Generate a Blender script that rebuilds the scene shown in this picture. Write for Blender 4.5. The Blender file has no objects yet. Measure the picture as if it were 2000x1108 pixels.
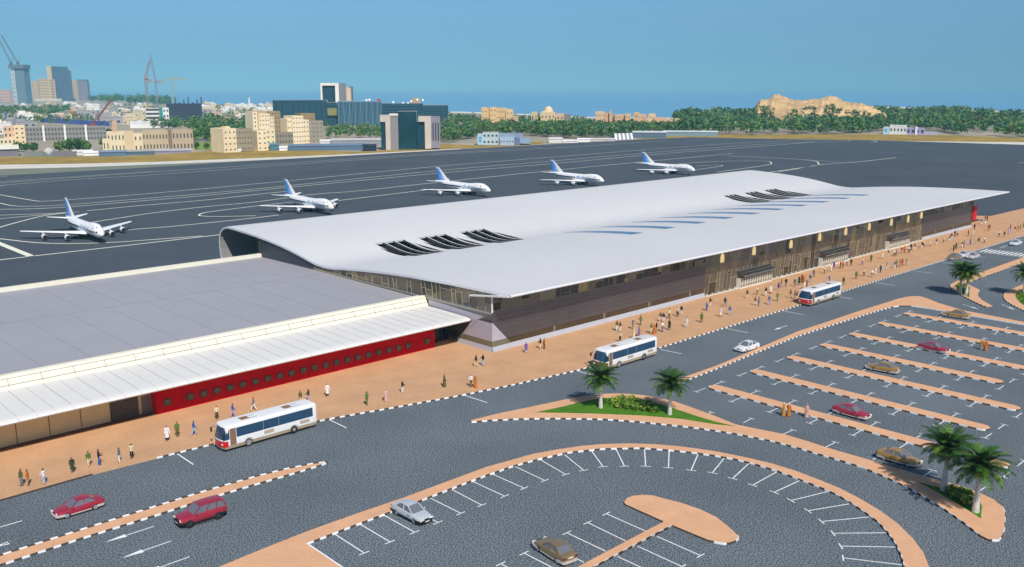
import bpy, bmesh, math, random
from mathutils import Vector, Matrix
from mathutils.geometry import tessellate_polygon
R = math.radians
rnd = random.Random(7)
scene = bpy.context.scene
col = scene.collection

# ---------------------------------------------------------------- camera, sky, sun, exposure
CAM_H, F_PX, H_OFF, TH = 40.0, 1811.8, 380.93, 0.80754   # metres, focal length and horizon offset at 2000 px, yaw of the terminal axis
PITCH = math.atan2(H_OFF, F_PX)
cam_d = bpy.data.cameras.new('camera')
cam = bpy.data.objects.new('camera', cam_d)
col.objects.link(cam)
cam.location = (0, 0, CAM_H)
cam.rotation_euler = (math.pi/2 - PITCH, 0, TH - math.pi/2)
cam_d.sensor_width = 36.0
cam_d.lens = F_PX/2000*36
cam_d.clip_start = 1.0
cam_d.clip_end = 60000
scene.camera = cam

SUN_EL = R(46)
SHADOW = Vector((0.40, 0.9165, 0)).normalized()          # direction shadows fall
world = bpy.data.worlds.new('World')
scene.world = world
world.use_nodes = True
nt = world.node_tree
sky = nt.nodes.new('ShaderNodeTexSky')
sky.sky_type = 'NISHITA'
sky.sun_disc = False
sky.sun_elevation = SUN_EL
to_sun = -SHADOW
sky.sun_rotation = math.atan2(to_sun.x, to_sun.y)
sky.air_density = 1.0
sky.dust_density = 0.3
sky.ozone_density = 3.0
tint = nt.nodes.new('ShaderNodeMix')
tint.data_type = 'RGBA'
tint.blend_type = 'MULTIPLY'
tint.inputs['Factor'].default_value = 1.0
tco = nt.nodes.new('ShaderNodeTexCoord')
sep = nt.nodes.new('ShaderNodeSeparateXYZ')
elev = nt.nodes.new('ShaderNodeMapRange')
elev.inputs['From Min'].default_value = 0.0; elev.inputs['From Max'].default_value = 0.4
ramp = nt.nodes.new('ShaderNodeValToRGB')                  # the sky keeps one even blue down to the horizon
nt.links.new(tco.outputs['Generated'], sep.inputs['Vector'])
nt.links.new(sep.outputs['Z'], elev.inputs['Value'])
nt.links.new(elev.outputs['Result'], ramp.inputs['Fac'])
STOPS = [(0.003, [0.243, 0.583, 1.163]), (0.012, [0.236, 0.539, 1.046]), (0.033, [0.261, 0.52, 0.924]), (0.059, [0.322, 0.553, 0.869]), (0.084, [0.395, 0.621, 0.887]), (0.36, [0.85, 0.877, 0.948])]
while len(ramp.color_ramp.elements) < len(STOPS): ramp.color_ramp.elements.new(.5)
for e_, (z_, c_) in zip(ramp.color_ramp.elements, STOPS): e_.position = z_*2.5; e_.color = c_+[1]
nt.links.new(ramp.outputs['Color'], tint.inputs['B'])
bg = nt.nodes['Background']
bg.inputs['Strength'].default_value = 0.10
nt.links.new(sky.outputs['Color'], tint.inputs['A'])
nt.links.new(tint.outputs['Result'], bg.inputs['Color'])

sun_d = bpy.data.lights.new('sun', 'SUN')
sun = bpy.data.objects.new('sun', sun_d)
col.objects.link(sun)
sun_d.energy = 4.2
sun_d.angle = R(0.53)
sun_d.color = (1.0, 0.955, 0.89)
ray_dir = Vector((SHADOW.x*math.cos(SUN_EL), SHADOW.y*math.cos(SUN_EL), -math.sin(SUN_EL)))
sun.rotation_euler = ray_dir.to_track_quat('-Z', 'Y').to_euler()
sun.location = (-60, -60, 120)

scene.view_settings.view_transform = 'Standard'
scene.view_settings.look = 'None'
scene.view_settings.exposure = 0.0
scene.view_settings.gamma = 1.0
scene.view_settings.use_curve_mapping = False
scene.cycles.use_denoising = True
scene.cycles.max_bounces = 6

# ---------------------------------------------------------------- helpers
AX = (math.sin(TH), math.cos(TH)); AY = (-math.cos(TH), math.sin(TH))
def ray(x, y):
    u = (x-1000)/F_PX; v = (554-y)/F_PX
    fw = math.cos(PITCH)+v*math.sin(PITCH); up = -math.sin(PITCH)+v*math.cos(PITCH)
    return Vector((u*AX[0]+fw*AX[1], u*AY[0]+fw*AY[1], up))
def g(x, y, z=0.0):
    """ground point (height z) seen at photo pixel x, y"""
    d = ray(x, y)
    t = (z-CAM_H)/d.z
    return Vector((d.x*t, d.y*t, z))
def height_at(p, y):
    """height of the photo row y above the ground point p"""
    u = (p.x*AX[0]+p.y*AY[0]); w = (p.x*AX[1]+p.y*AY[1])
    v = (554-y)/F_PX
    t = math.tan(-PITCH + math.atan(v))
    return CAM_H + t*w
def lin(h):
    h = h.lstrip('#')
    c = [int(h[i:i+2], 16)/255 for i in (0, 2, 4)]
    return [x/12.92 if x <= .04045 else ((x+.055)/1.055)**2.4 for x in c]

MATS = {}
def mat(name, hexcol, rough=.7, metal=0.0, var=.12, scale=2.0, spec=.4, var2=0.0, scale2=.1, bump=0.0, emit=0.0, coat=0.0, lo=.25):
    """procedural material: base colour broken up by one or two noises"""
    if name in MATS: return MATS[name]
    m = bpy.data.materials.new(name)
    m.use_nodes = True
    n = m.node_tree.nodes; l = m.node_tree.links
    b = n['Principled BSDF']
    c = lin(hexcol)
    b.inputs['Roughness'].default_value = rough
    b.inputs['Metallic'].default_value = metal
    b.inputs['Specular IOR Level'].default_value = spec
    if coat: b.inputs['Coat Weight'].default_value = coat
    tc = n.new('ShaderNodeTexCoord')
    def noise(s, detail=3):
        t = n.new('ShaderNodeTexNoise'); t.inputs['Scale'].default_value = s; t.inputs['Detail'].default_value = detail
        l.new(tc.outputs['Object'], t.inputs['Vector']); return t
    t = noise(scale)
    mr = n.new('ShaderNodeMapRange')
    mr.inputs['From Min'].default_value = lo; mr.inputs['From Max'].default_value = 1-lo
    mr.inputs['To Min'].default_value = 1-var; mr.inputs['To Max'].default_value = 1+var
    l.new(t.outputs['Fac'], mr.inputs['Value'])
    out = mr.outputs['Result']
    if var2:
        t2 = noise(scale2, 5)
        m2 = n.new('ShaderNodeMapRange')
        m2.inputs['From Min'].default_value = .3; m2.inputs['From Max'].default_value = .7
        m2.inputs['To Min'].default_value = 1-var2; m2.inputs['To Max'].default_value = 1+var2
        l.new(t2.outputs['Fac'], m2.inputs['Value'])
        mu = n.new('ShaderNodeMath'); mu.operation = 'MULTIPLY'
        l.new(out, mu.inputs[0]); l.new(m2.outputs['Result'], mu.inputs[1]); out = mu.outputs[0]
    vm = n.new('ShaderNodeVectorMath'); vm.operation = 'SCALE'
    vm.inputs[0].default_value = c
    l.new(out, vm.inputs['Scale'])
    l.new(vm.outputs['Vector'], b.inputs['Base Color'])
    if bump:
        bp = n.new('ShaderNodeBump'); bp.inputs['Strength'].default_value = bump; bp.inputs['Distance'].default_value = .05
        l.new(t.outputs['Fac'], bp.inputs['Height']); l.new(bp.outputs['Normal'], b.inputs['Normal'])
    if emit:
        b.inputs['Emission Color'].default_value = c+[1]
        b.inputs['Emission Strength'].default_value = emit
    MATS[name] = m
    return m

def tag(o, label=None, cat=None, group=None, kind=None):
    if label: o['label'] = label
    if cat: o['category'] = cat
    if group: o['group'] = group
    if kind: o['kind'] = kind
    return o
def empty(name, loc=(0, 0, 0), rz=0.0):
    o = bpy.data.objects.new(name, None)
    o.location = loc; o.rotation_euler = (0, 0, rz)
    col.objects.link(o)
    return o

class MB:
    """collects shapes and links them as one mesh object"""
    def __init__(s): s.v = []; s.f = []; s.m = []
    def add(s, vs, fs, mi=0):
        k = len(s.v); s.v += [tuple(p) for p in vs]
        for i, f in enumerate(fs):
            s.f.append([k+j for j in f]); s.m.append(mi[i] if isinstance(mi, (list, tuple)) else mi)
        return s
    def box(s, c, d, mi=0, rz=0.0, top=None):
        """centre of the base c, dimensions d; top = (sx, sy) scale of the top face"""
        x, y, z = d[0]/2, d[1]/2, d[2]
        tx, ty = (top or (1, 1))
        vs = [(-x, -y, 0), (x, -y, 0), (x, y, 0), (-x, y, 0), (-x*tx, -y*ty, z), (x*tx, -y*ty, z), (x*tx, y*ty, z), (-x*tx, y*ty, z)]
        ca, sa = math.cos(rz), math.sin(rz)
        vs = [(c[0]+a*ca-b*sa, c[1]+a*sa+b*ca, c[2]+e) for a, b, e in vs]
        return s.add(vs, [(0, 3, 2, 1), (4, 5, 6, 7), (0, 1, 5, 4), (1, 2, 6, 5), (2, 3, 7, 6), (3, 0, 4, 7)], mi)
    def prism(s, poly, z0, z1, mi=0, ms=None, bottom=False):
        pts = [Vector((p[0], p[1], 0)) for p in poly]
        a = sum(pts[i].x*pts[(i+1) % len(pts)].y - pts[(i+1) % len(pts)].x*pts[i].y for i in range(len(pts)))
        if a < 0: pts.reverse()
        n = len(pts)
        tris = tessellate_polygon([pts])
        def ccw(t):
            A, B, C = (pts[i] for i in t)
            return t if (B.x-A.x)*(C.y-A.y)-(B.y-A.y)*(C.x-A.x) > 0 else t[::-1]
        tris = [ccw(tuple(t)) for t in tris]
        s.add([(p.x, p.y, z1) for p in pts], tris, mi)
        if z1 > z0:
            s.add([(p.x, p.y, z0) for p in pts]+[(p.x, p.y, z1) for p in pts],
                  [(i, (i+1) % n, n+(i+1) % n, n+i) for i in range(n)], ms if ms is not None else mi)
        return s
    def tube(s, p0, p1, r0, r1=None, n=8, mi=0, caps=True):
        p0, p1 = Vector(p0), Vector(p1); r1 = r0 if r1 is None else r1
        q = (p1-p0).to_track_quat('Z', 'Y')
        vs = []
        for p, r in ((p0, r0), (p1, r1)):
            for i in range(n):
                a = 2*math.pi*i/n
                vs.append(p + q @ Vector((r*math.cos(a), r*math.sin(a), 0)))
        fs = [(i, (i+1) % n, n+(i+1) % n, n+i) for i in range(n)]
        if caps: fs += [tuple(range(n))[::-1], tuple(range(n, 2*n))]
        return s.add(vs, fs, mi)
    def bar(s, p0, p1, w, d, mi=0, up=(0, 0, 1)):
        """rectangular bar between two points; d along up"""
        p0, p1, up = Vector(p0), Vector(p1), Vector(up)
        t = (p1-p0).normalized(); a = t.cross(up).normalized()*w/2; b = a.cross(t).normalized()*d/2
        vs = [p+i*a+j*b for p in (p0, p1) for i, j in ((-1, -1), (1, -1), (1, 1), (-1, 1))]
        return s.add(vs, [(0, 1, 2, 3), (7, 6, 5, 4), (0, 4, 5, 1), (1, 5, 6, 2), (2, 6, 7, 3), (3, 7, 4, 0)], mi)
    def loft(s, rings, mi=0, close=True, cap0=True, cap1=True):
        n = len(rings[0]); vs = [p for r in rings for p in r]; fs = []
        for k in range(len(rings)-1):
            for i in range(n if close else n-1):
                j = (i+1) % n
                fs.append((k*n+i, k*n+j, (k+1)*n+j, (k+1)*n+i))
        if cap0: fs.append(tuple(range(n))[::-1])
        if cap1: fs.append(tuple((len(rings)-1)*n+i for i in range(n)))
        return s.add(vs, fs, mi)
    def build(s, name, mats, parent=None, smooth=None, fix=True):
        me = bpy.data.meshes.new(name)
        me.from_pydata(s.v, [], s.f)
        for m in (mats if isinstance(mats, (list, tuple)) else [mats]): me.materials.append(m)
        me.polygons.foreach_set('material_index', s.m)
        if fix:
            bm = bmesh.new(); bm.from_mesh(me)
            bmesh.ops.recalc_face_normals(bm, faces=bm.faces)
            bm.to_mesh(me); bm.free()
        if smooth:
            me.polygons.foreach_set('use_smooth', [True]*len(me.polygons))
            me.set_sharp_from_angle(angle=R(smooth))
        me.update()
        o = bpy.data.objects.new(name, me)
        col.objects.link(o)
        if parent: o.parent = parent
        return o
def bevel(o, w, seg=2):
    bm = bmesh.new(); bm.from_mesh(o.data)
    bmesh.ops.remove_doubles(bm, verts=bm.verts, dist=1e-4)
    bmesh.ops.bevel(bm, geom=list(bm.edges), offset=w, segments=seg, affect='EDGES', profile=.6)
    bm.to_mesh(o.data); bm.free()
    return o
def copy_tree(o, parent=None):
    c = o.copy(); col.objects.link(c)
    if parent: c.parent = parent
    for ch in list(o.children): copy_tree(ch, c)
    return c
def recolour(o, names, m):
    """gives the named parts of a copied thing another material of their own"""
    for ch in o.children_recursive:
        if ch.name.split('.')[0] in names and ch.material_slots:
            ch.material_slots[0].link = 'OBJECT'; ch.material_slots[0].material = m

# ---------------------------------------------------------------- ground, water, apron, roads
KZ = 0.18                                                  # pavement height above the road
def far(px, dist=24000):
    d = ray(px, 300); v = Vector((d.x, d.y, 0)).normalized()*dist
    return v
M_sand = mat('city_ground', '#a59a85', .95, var=.12, scale=.05, var2=.25, scale2=.008)
M_apron = mat('apron_asphalt', '#4b5259', .85, var=.14, scale=.9, var2=.12, scale2=.03, spec=.25)
M_road = mat('road_asphalt', '#676f74', .9, var=.75, scale=7.6, var2=.12, scale2=.07, spec=.2, lo=.40)
M_brick = mat('brick_paving', '#cca078', .9, var=.07, scale=3.0, var2=.08, scale2=.25, spec=.2)
M_brick2 = mat('island_paving', '#dfac84', .9, var=.06, scale=4.0, var2=.06, scale2=.4, spec=.2)
M_white = mat('white_road_paint', '#f0f0ec', .8, var=.05, scale=2.0, spec=.2)
M_kwhite = mat('white_kerb_paint', '#f4f4f2', .7, var=.05, scale=2.0)
M_kdark = mat('dark_kerb_paint', '#4f463e', .8, var=.15, scale=2.0)
M_grass = mat('lawn', '#4f7d22', .95, var=.30, scale=6.0, var2=.15, scale2=.6, spec=.1)
M_ochre = mat('dry_grass', '#a58a45', .95, var=.25, scale=.15, var2=.20, scale2=.03, spec=.1)
M_gravel = mat('pale_gravel', '#dcd6c8', .95, var=.15, scale=.2, spec=.1)
M_vergeg = mat('grey_green_verge', '#7f8473', .95, var=.12, scale=.1, spec=.1)

def sheet(name, poly, z, m):
    o = MB().prism(poly, z, z, 0).build(name, m, fix=False)
    return tag(o, kind='structure')
sheet('ground', [(-26000, -26000), (26000, -26000), (26000, 26000), (-26000, 26000)], -0.05, M_sand)
shore = [(-900, 196), (-150, 192), (60, 186), (180, 191), (300, 202), (420, 204), (545, 206), (700, 212), (900, 219), (1040, 224), (1130, 229), (1330, 231),
         (1480, 220), (1700, 208), (1880, 214.5), (2000, 220), (2300, 236), (2900, 270)]
M_sea = mat('sea_water', '#68a4c5', .45, var=.08, scale=.004, spec=.5)
sheet('sea', [g(*p) for p in shore]+[far(2900), far(2000), far(1000), far(0), far(-900)], -0.02, M_sea)
beach = [(880, 219, 1.6), (900, 219, 1.8), (1040, 224, 1.4), (1130, 229, 1.6), (1330, 231, 1.6), (1480, 220, 1.4), (1700, 208, 1.6), (1880, 214.5, 3.0), (2000, 220, 4.0), (2300, 236, 6.0)]
sheet('beach', [g(x, y-.7) for x, y, w in beach]+[g(x, y+w) for x, y, w in beach[::-1]], -0.01, mat('beach_sand', '#e6dfcd', .95, var=.1, scale=.02))

apron_far = [(-700, 383), (0, 343), (150, 334.5), (300, 326), (430, 318), (700, 303), (900, 291.5), (1060, 283), (1200, 275), (1350, 268.5), (1460, 271),
             (1720, 274.5), (2000, 283), (2300, 294)]
near = [g(2300, 470), g(2700, 1500), Vector((120, -60, 0)), Vector((-60, -60, 0)), g(-700, 1500), g(-700, 700)]
sheet('apron', [g(*p) for p in apron_far]+near, 0.0, M_apron)
# verge between the apron and the town: grey green shoulder, pale gravel line, dry grass
sheet('verge', [g(x, y) for x, y in [(-700, 384), (0, 343.5), (150, 335), (300, 326.5), (430, 318.5), (560, 310), (430, 315), (300, 320), (150, 326), (0, 330), (-700, 350)]], 0.004, M_vergeg)
sheet('gravel_strip', [g(x, y) for x, y in [(-700, 350), (0, 330.5), (150, 327), (300, 321.5), (430, 316.5), (560, 310.5), (700, 303), (900, 291.5),
      (900, 290.3), (700, 300.5), (560, 306.5), (430, 311.5), (300, 316.5), (150, 320), (0, 322), (-700, 340)]], 0.008, M_gravel)
sheet('dry_grass_strip', [g(x, y) for x, y in [(-700, 340), (0, 322), (150, 320), (300, 316.5), (430, 311.5), (560, 306.5), (700, 300.5), (900, 290.3), (935, 289),
      (990, 286), (1060, 281), (1062, 276), (1000, 279), (930, 284), (860, 281), (790, 290), (700, 297), (600, 293), (500, 292), (420, 293), (375, 298), (250, 305.5), (100, 306), (0, 307), (-700, 318)]], 0.004, M_ochre)
sheet('dry_grass_strip', [g(x, y) for x, y in [(1240, 273), (1350, 268), (1460, 270.5), (1720, 274), (2000, 282.5), (2300, 293.5), (2300, 282), (2000, 270), (1850, 264), (1700, 262.5), (1460, 263), (1330, 263), (1275, 267)]], 0.004, M_ochre)
sheet('gravel_strip', [g(x, y) for x, y in [(1760, 276), (1880, 279.3), (2000, 283), (2300, 294), (2300, 288), (2000, 278), (1960, 277.5), (1925, 277.8), (1850, 276.8)]], 0.008, M_gravel)

# plaza in front of the terminal and the low building
plaza_edge = [(-200, 1036), (0, 976), (180, 925), (306, 893), (417, 866), (640, 817.5), (780, 793), (899, 771.5), (1010, 749), (1127, 722.5), (1293, 677), (1553, 598), (1743, 538.6), (1899.5, 491), (1998.5, 460.5), (2150, 414)]
pz = [g(x, y, KZ) for x, y in plaza_edge]
plaza_poly = pz+[g(2150, 371, KZ), g(2000, 407, KZ), g(1935, 422, KZ), g(1905, 421.5, KZ), Vector((283, 114, 0)), Vector((120, 114, 0)), Vector((90, 125, 0)), Vector((-40, 125, 0))]
o = MB().prism(plaza_poly, -.02, KZ, 0).build('plaza', M_brick, fix=False); tag(o, kind='structure')
# coarse road surface in front of the plaza
road_poly = [g(x, y) for x, y in plaza_edge]+[g(2600, 380), g(2900, 1500), Vector((120, -50, 0)), Vector((-50, -50, 0)), g(-500, 1500)]
sheet('road', road_poly, 0.004, M_road)

def kerb(path, parent, pitch=1.3, w=.06, inner=0.0, closed=False, phase=0.0, solid=False):
    """painted kerb stones along a path: white and dark blocks alternating; path runs with the road on its right"""
    mb = MB(); pts = [Vector((p[0], p[1], 0)) for p in path]
    if closed: pts.append(pts[0])
    seg = []; L = 0
    for a, b in zip(pts, pts[1:]):
        l = (b-a).length
        if l > 1e-4: seg.append((a, b, L, l)); L += l
    def at(s):
        for a, b, l0, l in seg:
            if s <= l0+l+1e-6: return a.lerp(b, (s-l0)/l)
        return seg[-1][1]
    cuts = sorted(set([round(k*pitch/2+phase, 4) for k in range(int((L+2)/pitch*2)+2)]+[round(s[2], 4) for s in seg]+[round(L, 4)]))
    cuts = [c for c in cuts if 0 <= c <= L]
    for c0, c1 in zip(cuts, cuts[1:]):
        if c1-c0 < .03: continue
        a, b = at(c0), at(c1); t = (b-a)
        if t.length < 1e-3: continue
        t.normalize(); n = Vector((t.y, -t.x, 0))
        mi = int(math.floor(((c0+c1)/2-phase)/(pitch/2))) % 2
        if solid: mi = 0
        q = [a+n*w, b+n*w, b-n*inner, a-n*inner]
        z0, z1 = 0.0, KZ+.012
        mb.add([(p.x, p.y, z) for z in (z0, z1) for p in q], [(0, 1, 5, 4), (1, 2, 6, 5), (2, 3, 7, 6), (3, 0, 4, 7), (4, 5, 6, 7)], mi)
    return mb.build('kerb', [M_kwhite, M_kdark], parent, fix=False)

def island(name, top, kerbs, m=M_brick2, z=KZ, **kw):
    pts = [g(x, y, z) for x, y in top]
    o = MB().prism(pts, -.02, z, 0, 1).build(name, [m, M_kdark], fix=False)
    tag(o, kind='structure')
    for k in kerbs:
        opt = dict(kw)
        if isinstance(k, tuple) and isinstance(k[-1], dict): opt.update(k[-1]); k = k[0]
        kerb([g(x, y, z) for x, y in k], o, **opt)
    return o
kerb(pz[3:] , bpy.data.objects['plaza'])
kerb(pz[:4], bpy.data.objects['plaza'], solid=False, pitch=400, phase=-200)

med_top = [(-160, 1133), (5, 1082), (150, 1036), (300, 989), (400, 958), (500, 929.5), (560, 914.5), (614, 904), (640, 901.5)]
med_bot = [(-160, 1153), (10, 1099), (150, 1053), (305, 1005), (400, 974), (500, 944.5), (560, 927.5), (628, 907), (640, 902)]
island('traffic_island', med_top+med_bot[:-1][::-1], [(med_top[::-1], dict(inner=.28, phase=.3)), med_bot], z=KZ)

walk_top = [(300, 1160), (450, 1098), (513, 1072), (602, 1037), (700, 1002), (791, 971), (880, 938), (950, 912), (995, 899.5), (1041, 886.5), (1088, 878), (1135, 871), (1180, 867.5), (1228, 866), (1275, 867.5),
            (1320, 871), (1360, 876), (1400, 882), (1460, 894), (1510, 906), (1555, 920), (1597, 936), (1640, 953.5), (1678, 973), (1720, 998), (1755, 1024), (1783, 1052), (1804, 1080), (1815, 1108), (1822, 1150), (1822, 1200)]
walk_bot = [(600, 1060.5), (702, 1021.5), (800, 985), (900, 946), (950, 927.5), (1003, 909), (1055, 895), (1110, 883), (1173, 876), (1253, 874), (1314, 879), (1356, 883.5), (1400, 889.5), (1440, 897),
            (1471, 904.5), (1518, 919), (1559, 934.5), (1600, 950), (1633, 964.5), (1660, 980), (1690, 1000), (1716, 1019), (1737, 1042), (1751, 1062.5), (1761, 1084), (1767, 1104.5), (1772, 1150), (1772, 1200)]
island('curved_walkway', walk_top+walk_bot[::-1]+[(671, 1108.5), (760, 1168), (760, 1230), (300, 1230)], [walk_bot[:20], (walk_bot[19:], dict(phase=.4)), ([(760, 1168), (671, 1108.5), (600, 1060.5)], dict(solid=True, w=.02, inner=.12))])

stem = [(1296.6, 1018.7), (1221, 984.6), (1219, 980), (1225, 973), (1236, 968.5), (1255, 966.5), (1274, 967.5), (1300, 974.5), (1330, 982), (1367, 994.5), (1400, 1010.5), (1429, 1034), (1440, 1045), (1442, 1050), (1436, 1056),
        (1424, 1060), (1412, 1060.5), (1384, 1055), (1345, 1039), (1313, 1025.5), (1240, 1064), (1168, 1102.5), (1050, 1165), (1000, 1175), (1127, 1108), (1210, 1064)]
island('central_island', stem, [stem[19:23], ([(1384, 1055), (1412, 1060.5), (1424, 1060), (1436, 1056), (1442, 1050), (1440, 1045)], dict(phase=.5, pitch=2.2))])

tri_top = [(919.5, 821), (976, 807), (1030, 796), (1082, 785), (1115, 778), (1148, 772.5), (1175, 769.5), (1203, 768.5), (1232, 769.5), (1261, 772.5), (1290, 778), (1317, 784), (1350, 795.5), (1390, 810), (1437, 829), (1490, 840), (1529, 847.5),
           (1575, 861), (1616, 874.5), (1655, 886), (1694, 897), (1740, 911), (1780, 923), (1830, 937), (1880, 950), (1913, 962.5), (1940, 975), (1956, 987.5), (1963, 1000), (1962, 1029), (1958, 1045)]
tri_bot = [(921, 823.5), (960, 820), (1014, 817.5), (1060, 816.5), (1102, 816.5), (1178, 818), (1230, 821.5), (1279, 826), (1340, 832.5), (1400, 840.5), (1440, 847), (1510, 861), (1555, 873), (1597, 885.5), (1640, 898), (1685, 912),
           (1730, 931), (1780, 954.5), (1797, 965), (1842, 992), (1884, 1021), (1915, 1045.5), (1931, 1053.5), (1950, 1054)]
island('planted_island', tri_top+tri_bot[::-1], [tri_bot[:16], tri_bot[15:22], ([(1931, 1053.5), (1950, 1054), (1958, 1045), (1962, 1029), (1963, 1000), (1956, 987.5), (1940, 975)], dict(pitch=2.4, phase=.3))])

long_top = [(1318, 744), (1336, 736.5), (1400, 714), (1480, 680.5), (1558, 647.5), (1620, 627), (1675, 608.5), (1720, 594.5), (1753, 584), (1772, 579.6), (1785, 578.4), (1798, 579), (1812, 583), (1832, 591.5), (1860, 600), (1883, 606.5), (1940, 617.5), (2000, 629), (2150, 656)]
long_bot = [(1322, 747), (1341, 741), (1350, 738.5), (1400, 719.5), (1480, 687), (1558, 656), (1620, 636), (1694, 612.8), (1720, 605), (1745, 598.6), (1758, 597), (1780, 597), (1805, 600.3), (1844, 607), (1893, 615.5), (1940, 623.5), (2000, 633.5), (2150, 661)]
island('long_median', long_top+long_bot[::-1], [long_bot[:10], (long_bot[9:12], dict(pitch=2.6)), (long_bot[11:], dict(solid=True))])

# parking islands, all along the same grid
ROWX = [103.6, 113.95, 124.1, 134.2, 143.8, 154.25, 164.5]
ROWY0 = [30.7, 36.4, 36.3, 41.8, 25.0, 20.0, 12.0]
for x, y0 in zip(ROWX, ROWY0):
    y1 = 69.0; w = 1.0
    poly = [(x+w, y0+w)]+[(x+w, y1-w)]+[(x+w*math.cos(a), y1-w+w*math.sin(a)) for a in [R(d) for d in (30, 60, 90, 120, 150)]]+[(x-w, y1-w), (x-w, y0+w)]+[(x+w*math.cos(a), y0+w+w*math.sin(a)) for a in [R(d) for d in (210, 240, 270, 300, 330)]]
    o = MB().prism(poly, -.02, KZ, 0, 1).build('parking_island', [M_brick2, M_kdark], fix=False); tag(o, kind='structure')
    kerb([(x, y1), (x-w*.5, y1-w*.14), (x-w*.87, y1-w*.5), (x-w, y1-w), (x-w, y0+w), (x-w*.87, y0+w*.5), (x-w*.5, y0+w*.14), (x, y0)], o, pitch=2.0)

fr = [(1856, 555.5), (1873.6, 546.6), (1912, 533.5), (2000, 502), (2150, 450), (2150, 462), (2000, 513), (1915.5, 542.8), (1892, 552), (1891, 555.5), (1913, 566), (1914.4, 568), (1911, 571.4), (1910.3, 575), (1911, 579), (1918.8, 586.8), (1930, 593), (1940, 598.5), (1934, 599.5), (1923, 598.5), (1903, 589.5), (1879, 577), (1864, 568), (1857, 561.5)]
island('planted_island', fr, [fr[5:10], (fr[10:14], dict(pitch=1.4)), fr[18:]+[fr[0]]])
fe = [(2200, 500), (2000, 554.5), (1966, 569), (1961.5, 573.5), (1960.5, 579), (1962, 583.5), (1967, 589), (1978, 595.5), (1989, 601), (2020, 617), (2200, 690)]
island('planted_island', fe, [fe[2:]])

# lawns
def lawn(px, z=KZ+.02):
    pts = [g(x, y, z) for x, y in px]
    return tag(MB().prism(pts, KZ-.02, z, 0).build('lawn', M_grass, fix=False), kind='structure')
lawn([(1046, 805.5), (1102, 793.5), (1128, 787), (1153, 781.5), (1172, 778.5), (1191, 777), (1222, 778), (1254, 781.5), (1280, 787), (1304, 793.5), (1355, 811), (1400, 824.5), (1437, 832.5), (1400, 829), (1330, 818), (1254, 811.5), (1153, 807.5)])
lawn([(1794, 942), (1839, 953), (1895, 963.5), (1918, 988), (1916, 1012.5), (1890, 996), (1860, 978), (1826, 958)])
lawn([(1868, 560), (1876, 557), (1884, 556.8), (1891, 562), (1893.5, 572), (1893, 580.5), (1886, 578), (1878, 574), (1871, 568)])
lawn([(1984, 577), (1989, 571), (2010, 560), (2060, 570), (2060, 620), (2010, 602), (1991.5, 590), (1985, 583)])

# ---------------------------------------------------------------- painted markings
mk = MB()
def line(a, b, w=.12, z=.012, mb=None):
    a, b = Vector((a[0], a[1], z)), Vector((b[0], b[1], z)); t = (b-a).normalized(); n = Vector((t.y, -t.x, 0))*w/2
    (mb or mk).add([a-n, a+n, b+n, b-n], [(0, 1, 2, 3)])
def pline(p, q, w=.12): line(g(*p), g(*q), w)
for p, q in [((343.6, 884.9), (377.7, 907.6)), ((640, 818.5), (676.7, 836.2)), ((907.6, 772.5), (951.8, 786.8)), ((1127, 724.5), (1172, 737)), ((1291, 683), (1331, 691.5)), ((1416.8, 641.5), (1461, 650.3)),
             ((1530, 607.5), (1570, 615)), ((1641.6, 580.3), (1664.4, 584.1)), ((1709, 551.5), (1748, 558.5)), ((1786, 529.5), (1823, 534)), ((1838, 512.5), (1863, 515.7)), ((1953, 485), (1970, 479)), ((0, 1030), (43, 1017.5)), ((5, 1064), (67, 1045)),
             ((1990, 467.5), (2010, 470)), ((1903, 500), (1925, 503.5))]: pline(p, q, .16)
def arrow(tail, tip, w=.13, head=.42, hw=.62):
    a, b = g(*tail), g(*tip); t = b-a; c = b-t*head
    line(a, c, w); n = Vector((t.y, -t.x, 0)).normalized()*hw/2
    mk.add([(c+n).to_tuple()[:2]+(.012,), (c-n).to_tuple()[:2]+(.012,), b.to_tuple()[:2]+(.012,)], [(0, 1, 2)])
for a, b in [((300.4, 1028.4), (204.5, 1059.7)), ((334.6, 1056.9), (236.8, 1090.7)), ((369.8, 1087.8), (270, 1124)), ((1538, 636), (1511.5, 644.8)), ((1578.4, 644), (1552, 653.6)),
             ((1879.8, 594.5), (1912.3, 604.5)), ((1956.5, 594.5), (1983, 605.8)), ((67, 1045), (-20, 1072))]: arrow(a, b)
def tee(p, q, along=None, tw=1.1):
    a, b = g(*p), g(*q); line(a, b, .12)
    t = (b-a).normalized(); n = (Vector(along) if along else Vector((t.y, -t.x, 0))).normalized()*tw/2
    line(b-n, b+n, .12)
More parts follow.
